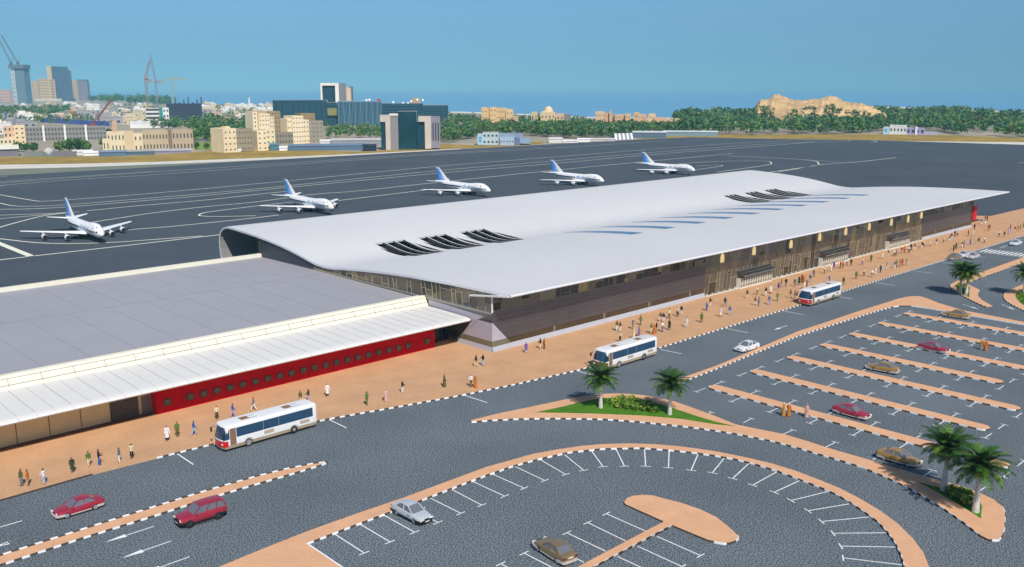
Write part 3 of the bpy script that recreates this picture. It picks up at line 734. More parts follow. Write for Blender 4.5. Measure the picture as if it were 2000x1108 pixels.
M_wfr = mat('window_frame_dark', '#4a2a24', .6)
for x in [45.3]+[48.3+k*1.834 for k in range(20)]+[86.8]:
    w = MB(); w.box((x, 109.86, 1.12), (.95, .16, .82)); wo = attach(w.build('window', M_wfr, LB), LB)
    p = MB(); p.add([(x-.38, 109.77, 1.19), (x+.38, 109.77, 1.19), (x+.38, 109.77, 1.87), (x-.38, 109.77, 1.87)], [(0, 1, 2, 3)]); p.build('pane', M_win, wo, fix=False)
f = MB()
f.add([(LX0, 111.55, .12), (44.0, 111.55, .12), (44.0, 111.55, 4.4), (LX0, 111.55, 4.4)], [(0, 1, 2, 3)])
for k in range(18): f.bar((39.0-k*3.55, 111.53, .2), (39.0-k*3.55, 111.53, 4.3), .07, .05, 1, up=(0, 1, 0))
attach(f.build('beige_wall', [M_beige, mat('joint_brown', '#5d5443', .8)], LB, fix=False), LB)
sh = MB()
sh.box((40.6, 111.48, .15), (3.4, .12, 3.6)); so = attach(sh.build('roller_shutter', mat('shutter_brown', '#4a4038', .6), LB), LB)
sl = MB()
for k in range(14): sl.box((40.6, 111.40, .25+k*.25), (3.2, .06, .09))
sl.build('shutter_slat', mat('shutter_slat', '#6c6157', .6), so)
dr = MB(); dr.box((43.3, 111.46, .15), (1.1, .14, 2.3)); do = attach(dr.build('service_door', mat('door_grey', '#77706e', .5), LB), LB)
h = MB(); h.box((42.95, 111.36, 1.15), (.08, .08, .16)); h.build('door_handle', M_steel, do)
f = MB(); f.box(((LX0+44)/2, 110.95, KZ-.05), (44-LX0, 1.15, .06))  # dark strip coloured in where the eave's shadow lies on the ground
attach(f.build('eave_shade_strip', mat('brown_shade_strip', '#5a3f30', .9, var=.1, scale=1), LB), LB)
f = MB()
f.add([(88.4, 112.2, 0), (93.1, 112.2, 0), (93.1, 112.2, 4.4), (88.4, 112.2, 4.4)], [(0, 1, 2, 3)])
eo = attach(f.build('entrance_glass', mat('entrance_dark_glass', '#17181a', .12, var=.2, scale=.5), LB, fix=False), LB)
f = MB()
for x in (88.6, 89.3, 90.0, 90.8, 91.6): f.box((x, 112.1, .1), (.1, .1, 3.6))
f.box((90.2, 112.1, 2.4), (3.4, .1, .1)); f.build('entrance_frame', mat('entrance_frame', '#5a5a58', .5), eo)
f = MB()
f.add([(LX0, 173.05, 0), (LX1, 173.05, 0), (LX1, 173.05, 5.1), (LX0, 173.05, 5.1), (LX0, 111.5, 0), (LX0, 111.5, 4.3), (LX0, 117.2, 5.0)], [(0, 1, 2, 3), (0, 3, 6, 5, 4)])
attach(f.build('back_wall', M_cream, LB, fix=False), LB)

# ---------------------------------------------------------------- cars
M_tyre = mat('tyre_rubber', '#222222', .85, var=.1, scale=5)
M_rim = mat('alloy_rim', '#c9cbce', .35, .5, var=.05, scale=5)
M_cglass = mat('car_glass', '#6d7078', .08, var=.08, scale=2, spec=.6)
M_trim = mat('pale_bumper', '#c9bdb4', .5, var=.05)
M_btrim = mat('black_trim', '#1c1c1e', .6, var=.05)
M_lamp = mat('clear_headlamp', '#e8e8e0', .15, spec=.7)
M_tail = mat('red_tail_lamp', '#7a1010', .3)
M_plate = mat('number_plate', '#e8e4c8', .6)
def paint(name, h): return mat(name, h, .28, .1, var=.03, scale=1.5, spec=.5, coat=.6)
def wheel(parent, x, y, r, side, wd=.2, rimfrac=.66, rim=None):
    m = MB(); n = 20
    rings = []
    for yy, rr in ((-wd/2, r*.86), (-wd/2+.03, r*.97), (-wd/2+.06, r), (wd/2-.06, r), (wd/2-.03, r*.97), (wd/2, r*.86), (wd/2, r*rimfrac)):
        rings.append([(rr*math.cos(2*math.pi*i/n), yy*side, rr*math.sin(2*math.pi*i/n)) for i in range(n)])
    m.loft(rings, 0)
    w = m.build('wheel', M_tyre, parent, smooth=40); w.location = (x, y, r)
    d = MB(); yo = (wd/2+.004)*side; rr = r*rimfrac
    vs = [(0, yo+.02*side, 0)]+[(rr*math.cos(2*math.pi*i/n), yo, rr*math.sin(2*math.pi*i/n)) for i in range(n)]
    d.add(vs, [(0, 1+i, 1+(i+1) % n) for i in range(n)], 0)
    for k in range(5):
        a = 2*math.pi*k/5
        d.tube((rr*.62*math.cos(a), yo+.0*side, rr*.62*math.sin(a)), (rr*.62*math.cos(a), yo+.022*side, rr*.62*math.sin(a)), rr*.17, n=8, mi=1)
    d.build('rim', [rim or M_rim, M_btrim], w, fix=False)
    return w
def make_car(name, P, spec):
    """P: paint; spec: outline of the type. Local +x is forward, z = 0 the road"""
    root = empty(name)
    hw = spec['hw']; m = MB(); rings = []
    for x, zb, zt, k in spec['st']:
        w = hw*k
        half = [(w*.90, zb), (w*.985, zb+.10), (w, zb+(zt-zb)*.45), (w*.985, zb+(zt-zb)*.72), (w*.93, zt-.035), (w*.80, zt)]
        rings.append([(x, y, z) for y, z in half]+[(x, -y, z) for y, z in half[::-1]])
    m.loft(rings)
    m.build('body', P, root, smooth=38)
    # greenhouse: belt outline (xb0 rear, xb1 front), roof outline
    (xr, zr), (xf, zf) = spec['belt']; (rr_, rf) = spec['roof']; zt = spec['top']; bw = hw*.90; tw = hw*spec.get('tw', .70)
    A = [(xr, bw*.92, zr), (xr, -bw*.92, zr), (xf, -bw*.96, zf), (xf, bw*.96, zf)]
    B = [(rr_, tw*.95, zt-.03), (rr_, -tw*.95, zt-.03), (rf, -tw, zt-.03), (rf, tw, zt-.03)]
    gm = MB().add(A+B, [(0, 1, 5, 4), (1, 2, 6, 5), (2, 3, 7, 6), (3, 0, 4, 7)])
    gm.build('window_glass', M_cglass, root, fix=False)
    rf_ = MB()
    nx = 5; vs = []; fs = []
    for i in range(nx+1):
        t = i/nx; x = rr_-.04+(rf+.04-rr_+.04)*t; crown = .05*math.sin(math.pi*t)
        for yk in (-1.02, -.75, 0, .75, 1.02): vs.append((x, tw*yk, zt-.035+crown+(.035 if abs(yk) < .8 else 0)+(.02 if yk == 0 else 0)))
    for i in range(nx):
        for j in range(4): fs.append((i*5+j, (i+1)*5+j, (i+1)*5+j+1, i*5+j+1))
    rf_.add(vs, fs)
    rf_.build('roof', P, root, smooth=60, fix=False)
    for s in (1, -1):
        MB().bar((xr, s*bw*.92, zr-.02), (rr_, s*tw*.95, zt-.02), .13, .07).build('pillar', P, root)
        MB().bar((xf, s*bw*.96, zf-.02), (rf, s*tw, zt-.02), .08, .06).build('pillar', P, root)
        for f in spec['pill']:
            xa = xr+(xf-xr)*f; xb = rr_+(rf-rr_)*f
            MB().bar((xa, s*bw*.95, zr+(zf-zr)*f-.02), (xb, s*tw*.99, zt-.03), .10, .05).build('pillar', P, root)
    xw0, xw1, r = spec['wheels']
    for x in (xw0, xw1):
        for s in (1, -1): wheel(root, x, s*(hw-.10), r, s, spec.get('wd', .2), spec.get('rimf', .66), spec.get('rim'))
    x0, x1 = spec['st'][0][0], spec['st'][-1][0]; zb = spec['bz']
    for xe, nm, sg in ((x1, 'front_bumper', 1), (x0, 'rear_bumper', -1)):
        b = MB(); pts = [(xe-sg*.75, hw*1.0), (xe-sg*.10, hw*.92), (xe+sg*.05, hw*.70), (xe+sg*.07, 0)]
        pts = pts+[(p[0], -p[1]) for p in pts[-2::-1]]
        for p, q in zip(pts, pts[1:]): b.bar((p[0], p[1], zb), (q[0], q[1], zb), .10, .22)
        b.build(nm, spec['bump'], root)
    for s in (1, -1): MB().bar((xw0+r*1.15, s*(hw-.01), .30), (xw1-r*1.15, s*(hw-.01), .30), .05, .10).build('side_skirt', spec['bump'], root)
    fl = spec['lampz']
    for s in (1, -1):
        h = MB(); h.box((x1-.02, s*hw*.68, fl-.07), (.10, .36, .15), rz=-s*.25); h.build('headlight', M_lamp, root)
        h = MB(); h.box((x0+.02, s*hw*.70, spec['tailz']-.07), (.08, .36, .16), rz=s*.15); h.build('tail_light', M_tail, root)
        h = MB(); h.box((xf-.22, s*(hw+.07), zf-.0), (.12, .2, .13)); h.build('wing_mirror', spec.get('mir', P), root)
    h = MB(); h.box((x1+.015, 0, fl-.09), (.06, hw*.62, .14)); h.build('grille', M_btrim, root)
    h = MB(); h.box((x1+.11, 0, zb-.05), (.03, .50, .11)); h.build('front_plate', M_plate, root)
    h = MB(); h.box((x0-.03, 0, spec['tailz']-.08), (.03, .50, .12)); h.build('rear_plate', M_plate, root)
    return root
SEDAN = dict(hw=.86, st=[(-2.20, .36, .86, .86), (-2.14, .26, .93, .94), (-1.75, .22, .97, .985), (-1.30, .22, .96, 1.0), (-.4, .22, .92, 1.0), (.55, .22, .89, 1.0), (.95, .22, .86, 1.0), (1.5, .22, .79, .98), (1.95, .25, .71, .92), (2.14, .30, .64, .84), (2.20, .36, .56, .78)],
             belt=((-1.62, .95), (.98, .84)), roof=(-.98, .22), top=1.38, pill=(.49,), wheels=(-1.32, 1.32, .315), bz=.40, bump=M_trim, lampz=.58, tailz=.76)
SUVS = dict(hw=.92, st=[(-2.25, .50, 1.10, .94), (-2.2, .42, 1.16, .98), (-1.6, .40, 1.18, 1.0), (-.4, .40, 1.17, 1.0), (.5, .40, 1.15, 1.0), (.85, .40, 1.12, 1.0), (1.4, .40, 1.08, .98), (2.0, .42, 1.02, .95), (2.15, .48, .94, .92), (2.2, .55, .85, .90)],
            belt=((-2.18, 1.16), (.92, 1.10)), roof=(-2.02, .28), top=1.80, tw=.80, pill=(.30, .62), wheels=(-1.38, 1.38, .40), wd=.26, rimf=.45, rim=mat('dark_rim', '#3a3a3c', .5), bz=.56, bump=M_btrim, lampz=.84, tailz=.95)
P_red = paint('maroon_red_paint', '#a8283f'); P_gold = paint('bronze_gold_paint', '#a98544'); P_silver = paint('silver_paint', '#c4c9cc'); P_white = paint('white_paint', '#ececee'); P_olive = paint('dull_gold_paint', '#877350'); P_pearl = paint('pearl_pink_paint', '#d8cdd0')
BODYN = ('body', 'roof', 'pillar', 'wing_mirror')
base_car = make_car('parked_car', P_red, SEDAN)
def place_car(px_a, px_b, P, label, name='parked_car', first=None, src=base_car, bump=None, group=None):
    """px_a, px_b: ground pixels under the rear and the front wheel on the side one can see"""
    global base_used
    a, b = g(*px_a), g(*px_b); c = (a+b)/2; d = b-a
    rz = math.atan2(d.y, d.x)
    n = Vector((-math.sin(rz), math.cos(rz), 0))
    if (c+n).length > c.length: off = .76
    else: off = -.76
    o = src if first else copy_tree(src)
    o.name = name
    o.location = c+n*off; o.location.z = .004; o.rotation_euler = (0, 0, rz)
    tag(o, label, 'car', group)
    if not first:
        recolour(o, BODYN, P)
        if bump: recolour(o, ('front_bumper', 'rear_bumper', 'side_skirt'), bump)
    return o
GP = 'cars in the car park'; GR = 'cars on the terminal road'
place_car((187, 996), (131, 1013), P_red, 'red saloon car driving along the terminal road left of the red off-roader', 'driving_car', first=True, group=GR)
place_car((776, 1007), (809, 1024), P_silver, 'silver two-door car parked nose out against the curved walkway', bump=M_btrim, group=GP)
place_car((1090, 1103), (1050, 1077), P_olive, 'dull gold car seen from behind at the bottom edge of the car park', group=GP)
place_car((1727, 900), (1772, 913), P_gold, 'bright gold car parked beside the planted island with two palms', group=GP)
place_car((1638, 810), (1676, 820.5), P_red, 'red car parked nearest the camera on the end kerb row, beside people', group=GP)
place_car((1736, 731), (1703, 724.5), P_gold, 'gold car parked alone in the third bay row, nose to the left', group=GP)
place_car((1802.5, 684.5), (1836, 691.5), P_red, 'red car parked far back in the car park, near two people in gold robes', group=GP)
place_car((1878, 624), (1849, 619.5), P_gold, 'gold car in the furthest bay row, under the long median kerb', group=GP)
place_car((1476, 683), (1457, 688.5), P_white, 'white saloon car driving alone on the road beside the long median', 'driving_car', group=GR, bump=P_white)
place_car((1878, 506), (1859, 509.5), P_olive, 'dull beige car stopped at the plaza kerb, half hidden by the far palm', 'driving_car', group=GR)
place_car((1896, 500.5), (1880, 505), P_white, 'white car stopped at the kerb before the zebra crossing', 'driving_car', group=GR, bump=P_white)
place_car((1914, 503.5), (1899, 508), P_pearl, 'pale pinkish car right before the zebra crossing, outer lane', 'driving_car', group=GR, bump=P_pearl)
place_car((1997, 477.5), (1982, 482), P_white, 'white car beyond the zebra crossing at the right edge', 'driving_car', group=GR, bump=P_white)
suv = make_car('driving_car', P_red, SUVS)
place_car((426, 1014), (371, 1031), P_red, 'tall red off-road car with black wheels beside the narrow median', 'driving_car', first=True, src=suv, group=GR)

# ---------------------------------------------------------------- buses
M_bwhite = mat('bus_white', '#f4f2ee', .35, var=.02, scale=.5, spec=.5, coat=.3)
M_bglass = mat('bus_window_glass', '#2c4a66', .10, var=.10, scale=.6, spec=.6)
M_bred = mat('bus_front_red', '#d8141c', .35, var=.03, spec=.5)
M_bbrown = mat('bus_front_brown', '#96562c', .4, var=.05, spec=.5)
M_bbeige = mat('bus_skirt_beige', '#a8977a', .55, var=.08, scale=1)
M_bdoor = mat('bus_door_brown', '#8a6a50', .5, var=.06, scale=1)
M_btyre = mat('bus_tyre_brown', '#463a2c', .8, var=.1, scale=3)
def make_bus():
    root = empty('bus')
    L0, L1, hw = -6.0, 6.0, 1.25
    m = MB(); rings = []
    for x, zb, zt, k in [(L0, .62, 2.92, .94), (L0+.12, .55, 3.02, .985), (L0+.4, .55, 3.06, 1.0), (4.9, .55, 3.06, 1.0), (5.25, .55, 3.05, 1.0), (5.62, .55, 2.98, .985), (5.70, .55, 2.90, .98)]:
        w = hw*k
        half = [(w*.98, zb), (w, zb+.12), (w, 1.6), (w*.985, zt-.28), (w*.95, zt-.12), (w*.86, zt-.03), (w*.5, zt)]
        rings.append([(x, y, z) for y, z in half]+[(x, -y, z) for y, z in half[::-1]])
    m.loft(rings)
    m.build('body', M_bwhite, root, smooth=30)
    # front: raked windscreen, white band and coloured lower mask
    def front(z0, x0, z1, x1, w0, w1, name, mm, bulge=.16, parent=root):
        q = MB(); n = 6; vs = []
        for z, x, w in ((z0, x0, w0), (z1, x1, w1)):
            for i in range(n+1):
                t = -1+2*i/n; vs.append((x+bulge*(1-t*t)-(.10 if abs(t) > .99 else 0), w*t, z))
        q.add(vs, [(i, i+1, n+2+i, n+1+i) for i in range(n)])
        q.add([(x0-.5, -w0, z0), (x0-.10, -w0, z0), (x1-.10, -w1, z1), (x1-.5, -w1, z1), (x0-.5, w0, z0), (x0-.10, w0, z0), (x1-.10, w1, z1), (x1-.5, w1, z1)], [(0, 1, 2, 3), (7, 6, 5, 4)])
        return q.build(name, mm, parent, smooth=40, fix=False)
    front(.36, 5.92, .60, 5.98, 1.24, 1.255, 'front_bumper', M_bbeige)
    front(.60, 5.985, 1.30, 5.985, 1.262, 1.262, 'front_mask', M_bred)
    front(1.30, 5.985, 1.44, 5.96, 1.262, 1.262, 'front_band', M_bwhite)
    ws = front(1.44, 5.96, 2.78, 5.62, 1.262, 1.20, 'windscreen', M_bglass)
    b = MB(); b.bar((6.12, 0, 1.42), (5.80, 0, 2.76), .05, .03); b.build('screen_divider', M_btrim, ws)
    front(2.78, 5.62, 2.96, 5.54, 1.20, 1.16, 'front_brow', M_bwhite)
    for s in (1, -1):
        h = MB(); h.box((6.06, s*.85, .84), (.1, .34, .18), rz=-s*.2); h.build('headlight', M_lamp, root)
        w = MB(); e = s*(hw+.006)
        w.add([(-5.45, e, 1.52), (4.45, e, 1.52), (4.45, e*.99, 2.62), (-5.45, e*.99, 2.62)], [(0, 1, 2, 3)])
        wo = w.build('side_window', M_bglass, root, fix=False)
        d = MB()
        for x in (1.1, -.9): d.box((x, e*1.004, 1.53), (.035, .02, 1.08))
        d.build('window_bar', mat('window_bar_grey', '#8fa0ae', .5), wo)
        w = MB(); w.add([(5.62, e, 1.46), (5.30, e, 1.46), (5.30, e*.985, 2.55), (5.40, e*.985, 2.60)], [(0, 1, 2, 3)]); w.build('quarter_window', M_bglass, root, fix=False)
        k = MB(); k.box(((L0+5.9)/2, s*(hw-.02), .38), (11.6, .06, .36)); k.build('skirt', M_bbeige, root)
        for x in (.4, -4.3):
            v = MB(); v.box((x, s*(hw+.005), .95), (1.25, .03, .42)); v.build('vent_panel', mat('vent_beige', '#b8a894', .6, var=.1, scale=4), root)
        wheel(root, 3.0, s*(hw-.12), .50, s, .28, .62).data.materials[0] = M_btyre
        wheel(root, -2.85, s*(hw-.12), .50, s, .28, .40)
        ar = MB()
        for x in (3.0, -2.85):
            pts = [(x+.58*math.cos(a), s*(hw+.012), .48+.58*math.sin(a)) for a in [R(t) for t in range(-8, 189, 14)]]
            for p, q in zip(pts, pts[1:]): ar.bar(p, q, .03, .09, up=(0, s, 0))
        ar.build('wheel_arch', M_bdoor, root)
        mi = MB(); mi.bar((5.75, s*1.22, 2.5), (6.12, s*1.5, 2.35), .05, .05); mi.box((6.12, s*1.52, 1.85), (.12, .22, .5)); mi.build('wing_mirror', M_btrim, root)
    e = -(hw+.008)
    dd = MB(); dd.add([(4.5, e, .42), (5.25, e, .42), (5.25, e*.99, 2.66), (4.5, e*.99, 2.66)], [(0, 1, 2, 3)])
    do = dd.build('door', M_bdoor, root, fix=False)
    dd = MB(); dd.add([(4.65, e*1.004, 1.15), (5.12, e*1.004, 1.15), (5.12, e*.995, 2.45), (4.65, e*.995, 2.45)], [(0, 1, 2, 3)]); dd.build('door_window', M_bglass, do, fix=False)
    e = -e
    dd = MB(); dd.add([(4.5, e, .42), (5.25, e, .42), (5.25, e*.99, 2.66), (4.5, e*.99, 2.66)], [(0, 1, 2, 3)]); dd.build('door', M_bdoor, root, fix=False)
    for x in (2.9, -2.6):
        h = MB(); h.box((x, .1, 3.05), (.95, .85, .07)); ho = h.build('roof_hatch', mat('hatch_brown', '#8a6a4a', .6), root)
        h = MB(); h.bar((x-.5, -.25, 3.09), (x-1.5, -.25, 3.07), .05, .03); h.bar((x-.5, .45, 3.09), (x-1.5, .45, 3.07), .05, .03); h.build('hatch_rail', M_steel, ho)
    rw = MB(); rw.box((L0-.01, 0, 1.7), (.06, 1.9, .95)); rw.build('rear_window', M_bglass, root)
    return root
bus0 = make_bus()
for i, (rear, front_, lab, mm) in enumerate([((628, 838), (440, 879), 'white bus with red front waiting at the kerb by the red wall', None),
                               ((1290, 697), (1195, 719), 'white bus with brown front half hidden behind a palm crown', M_bbrown),
                               ((1640, 580.5), (1585, 600.5), 'small looking white bus with red front before the glass entrances', None)]):
    o = bus0 if i == 0 else copy_tree(bus0)
    a, b = g(*rear), g(*front_)
    c = Vector((a.x-6.0, (a.y+b.y)/2+1.25, .004))
    o.location = c; o.rotation_euler = (0, 0, math.pi)
    if mm: recolour(o, ('front_mask',), mm)
    tag(o, lab, 'bus', 'buses at the plaza kerb')

# ---------------------------------------------------------------- airliners
M_pw = mat('aircraft_white', '#f8f7f4', .35, var=.02, scale=.3, spec=.5)
M_pblue = mat('tail_blue', '#3f98ea', .35, var=.35, scale=.35, spec=.5)
M_plight = mat('tail_light_blue', '#8fc4ee', .35, var=.1, scale=.5)
M_ptan = mat('tail_tan', '#b79a78', .4, var=.1)
M_pdark = mat('aircraft_dark', '#1d1a18', .5)
M_ptext = mat('teal_lettering', '#1b83ae', .5)
M_pgrey = mat('engine_grey', '#a9adb2', .4, .3)
def make_plane():
    S = .49
    root = empty('airliner')
    # local +x forward, nose tip at x = 0
    st = [(0, 5.2, .05, .05), (-.8, 5.25, .85, .9), (-2.2, 5.5, 1.6, 1.75), (-4.5, 5.9, 2.4, 2.7), (-7, 6.25, 2.95, 3.35), (-9.5, 6.45, 3.2, 3.75), (-13, 6.45, 3.25, 3.85), (-18, 6.3, 3.25, 3.7), (-24, 6.0, 3.25, 3.3), (-34, 5.95, 3.25, 3.25), (-44, 5.95, 3.25, 3.25),
          (-50, 6.15, 3.1, 3.05), (-56, 6.6, 2.6, 2.55), (-62, 7.2, 1.75, 1.8), (-67, 7.8, .8, 1.0), (-69.5, 8.1, .3, .45)]
    m = MB(); n = 20; rings = []
    for x, zc, ry, rz in st:
        rr = []
        for i in range(n):
            a = 2*math.pi*i/n; c, s_ = math.cos(a), math.sin(a)
            zz = rz*s_ if s_ > 0 else min(rz, 3.25)*s_
            k = 1-.18*max(0, s_)*(1 if -18 < x < -5 else 0)
            rr.append((x*S, ry*c*k*S, (zc+zz)*S))
        rings.append(rr)
    m.loft(rings); m.build('fuselage', M_pw, root, smooth=60)
    def foil(name, secs, mm, parent=root, vert=False):
        q = MB(); rings = []
        for (xle, c, y, z, th) in secs:
            prof_ = [(0, 0), (.08, .5), (.35, .6), (.7, .35), (1, .02), (.7, -.25), (.35, -.4), (.08, -.35)]
            if vert: rings.append([((xle-u*c)*S, v*th*S, z*S) for u, v in prof_])
            else: rings.append([((xle-u*c)*S, y*S, (z+v*th)*S) for u, v in prof_])
        q.loft(rings); return q.build(name, mm, parent, smooth=60)
    for s in (1, -1):
        foil('wing', [(-20, 15.5, s*2.6, 3.6, 1.7), (-30, 9.0, s*12.5, 4.0, 1.0), (-46, 4.0, s*29.8, 4.6, .45)], M_pw)
        foil('tailplane', [(-56.5, 9, s*1.2, 8.1, .8), (-65.5, 3.2, s*11, 8.9, .3)], M_pw)
        for xe, ye in ((-25.5, 11.7), (-36, 20.8)):
            e = MB(); nn = 14; rr = []
            for dx, r in ((0, 1.25), (-.4, 1.42), (-1.6, 1.45), (-3.2, 1.3), (-4.4, 1.0), (-5.6, .6)):
                rr.append([((xe+3.2+dx)*S, (s*ye+r*math.cos(2*math.pi*i/nn))*S, (2.1+r*math.sin(2*math.pi*i/nn))*S) for i in range(nn)])
            e.loft(rr, cap0=False)
            eo = e.build('engine', M_pw, root, smooth=50, fix=False)
            e = MB(); e.add([((xe+2.9)*S, (s*ye+1.22*math.cos(2*math.pi*i/nn))*S, (2.1+1.22*math.sin(2*math.pi*i/nn))*S) for i in range(nn)], [tuple(range(nn))]); e.build('engine_intake', M_pdark, eo, fix=False)
            e = MB(); e.bar(((xe+.8)*S, s*ye*S, 3.2*S), ((xe-3.4)*S, s*ye*S, 3.9*S), .3*S, 1.0*S); e.build('pylon', M_pw, eo)
    fin = foil('tail_fin', [(-50, 15.0, 0, 8.3, 1.0), (-57.2, 9.6, 0, 13.5, .8), (-65.0, 4.4, 0, 19.2, .5)], M_pw, vert=True)
    for s in (1, -1):
        q = MB()
        def fp(u, v):                                           # point on the fin: u 0 leading - 1 trailing, v 0 root - 1 tip
            secs = [(-50, 15.0, 8.3), (-57.2, 9.6, 13.5), (-65.0, 4.4, 19.2)]
            a, b, t = (secs[0], secs[1], v*2) if v < .5 else (secs[1], secs[2], v*2-1)
            xle = a[0]+(b[0]-a[0])*t; c = a[1]+(b[1]-a[1])*t; z = a[2]+(b[2]-a[2])*t
            return ((xle-u*c)*S, s*(.66-.34*v)*S*.62+s*.02, z*S)
        vv = [-.12, .0, .2, .4, .5, .7, .9]
        ul = [.62, .58, .52, .46, .42, .38, .42]
        pts = [(fp(u, max(v, -.1)), fp(.99, max(v, -.1))) for u, v in zip(ul, vv)]
        q.add([p for pr in pts for p in pr], [(2*i, 2*i+1, 2*i+3, 2*i+2) for i in range(len(vv)-1)], 0)
        ql = [(fp(.66, .1), fp(.74, .1)), (fp(.56, .35), fp(.68, .35)), (fp(.60, .55), fp(.68, .55)), (fp(.52, .75), fp(.60, .75))]
        q.add([(p[0], p[1]+s*.012, p[2]) for pr in ql for p in pr], [(0, 1, 3, 2), (2, 3, 5, 4), (4, 5, 7, 6)], 1)
        qt = [fp(.50, .02), fp(.60, .0), fp(.56, .22), fp(.44, .28)]
        q.add([(p[0], p[1]+s*.014, p[2]) for p in qt], [(0, 1, 2, 3)], 2)
        q.build('fin_emblem', [M_pblue, M_plight, M_ptan], fin, fix=False)
        # blue sweep under the tail, window line, cabin windows, flight deck windows
        def side(x, z, o=.02):
            for a, b in zip(st, st[1:]):
                if b[0] <= x <= a[0]:
                    t = (a[0]-x)/(a[0]-b[0]); zc, ry, rz = [a[i]+(b[i]-a[i])*t for i in (1, 2, 3)]
                    q_ = rz if z > zc else min(rz, 3.25)
                    k = 1-.18*max(0, (z-zc)/q_)*(1 if -18 < x < -5 else 0)
                    return (x*S, s*(ry*k*math.sqrt(max(0, 1-((z-zc)/q_)**2))*S+o), z*S)
        q = MB(); cols = [(-58.5, 6.0, 8.6), (-61, 5.9, 8.8), (-64, 6.6, 8.6), (-66.5, 7.2, 8.5)]
        q.add([side(x, z) for x, z0, z1 in cols for z in (z0, z0+(z1-z0)*.5, z1)], [(3*i+j, 3*i+j+1, 3*i+j+4, 3*i+j+3) for i in range(3) for j in (0, 1)]); q.build('tail_sweep', M_pblue, root, fix=False)
        xs_ = [-3.2-.9*k for k in range(62)]
        for part_ in (0, 1):                                    # ahead of and behind the lettering
            q = MB()
            for x in xs_:
                if -16 > x > -31.5 or (x > -24) != (part_ == 0): continue
                if not (side(x, 6.35) and side(x-.9, 6.35)): continue
                q.add([side(x, 5.9), side(x-.9, 5.9), side(x-.9, 6.75), side(x, 6.75)], [(0, 1, 2, 3)])
            q.build('window_line', M_pdark, root, fix=False)
        q = MB()
        for k in range(3): x = -14-1.3*k; q.add([side(x, 9.0), side(x-.5, 9.0), side(x-.5, 9.5), side(x, 9.5)], [(0, 1, 2, 3)])
        q.build('upper_window', M_pdark, root, fix=False)
        q = MB()
        q.add([side(-5.2, 7.7), side(-5.9, 7.5), side(-9.0, 7.6), side(-9.0, 8.9), side(-6.5, 8.9), side(-5.5, 8.2)], [tuple(range(6))]); q.build('cockpit_window', M_pdark, root, fix=False)
    q = MB(); q.add([(-4.7*S, -1.3*S, 8.0*S), (-4.7*S, 1.3*S, 8.0*S), (-5.75*S, 1.6*S, 8.95*S), (-5.75*S, -1.6*S, 8.95*S)], [(0, 1, 2, 3)]); q.build('windscreen', M_pdark, root, fix=False)
    # lettering on both sides
    for s in (1, -1):
        cu = bpy.data.curves.new('lettering', 'FONT'); cu.body = 'dubai'; cu.size = 6.2; cu.align_x = 'LEFT'
        to = bpy.data.objects.new('lettering', cu); col.objects.link(to)
        dg = bpy.context.evaluated_depsgraph_get()
        me = bpy.data.meshes.new_from_object(to.evaluated_get(dg))
        bpy.data.objects.remove(to)
        wd = max(v.co.x for v in me.vertices); sc_ = 15.5/wd
        bm = bmesh.new(); bm.from_mesh(me)
        bmesh.ops.triangulate(bm, faces=bm.faces); bmesh.ops.subdivide_edges(bm, edges=[e for e in bm.edges if e.calc_length() > .8], cuts=2)
        for v in bm.verts:
            u, w = v.co.x*sc_, v.co.y
            x = -31+u if s < 0 else -16.5-u
            z = 5.5+w*.62
            for a, b in zip(st, st[1:]):
                if b[0] <= x <= a[0]:
                    t = (a[0]-x)/(a[0]-b[0]); zc, ry, rz = [a[i]+(b[i]-a[i])*t for i in (1, 2, 3)]
                    q_ = rz if z > zc else min(rz, 3.25)
                    y = ry*math.sqrt(max(0, 1-((z-zc)/q_)**2))
            v.co = Vector((x*S, s*(y*S+.035), z*S))
        bm.to_mesh(me); bm.free()
        me.materials.append(M_ptext)
        lo = bpy.data.objects.new('lettering', me); col.objects.link(lo); lo.parent = root
    # landing gear
    def gear(x, y, nw, r=.62):
        q = MB(); q.bar((x*S, y*S, 3.3*S), (x*S, y*S, r*S), .35*S, .35*S); go = q.build('landing_gear', M_pgrey, root)
        for i in range(nw):
            for s in (1, -1):
                w = MB(); xx = (x+(i-(nw-1)/2)*1.5)*S; w.tube((xx, (y+s*.35)*S, r*S), (xx, (y+s*.8)*S, r*S), r*S, n=14); w.build('tyre', M_tyre, go)
    gear(-7.8, 0, 1)
    for y in (5.5, -5.5): gear(-32.5, y, 2)
    for y in (1.9, -1.9): gear(-35.5, y, 2)
    return root
pl0 = make_plane()
for i, (x, y, yaw, lab) in enumerate([(88.5, 247.1, -94, 'white four-engined jet parked nearest, clear of the terminal roof, both wings in view'), (163.0, 253.1, -94, 'white four-engined jet second from the left, nose just above the roof ridge'),
                        (233.4, 255.6, -92.5, 'middle one of the five white jets parked behind the terminal roof'), (292.6, 250.9, -95, 'white four-engined jet second from the right, behind the roof ridge'), (362.7, 255.3, -94, 'furthest white four-engined jet, at the right end of the parked row')]):
    o = pl0 if i == 0 else copy_tree(pl0)
    o.location = (x, y, .0); o.rotation_euler = (0, 0, R(yaw))
    tag(o, lab, 'airliner', 'jets parked on the apron')

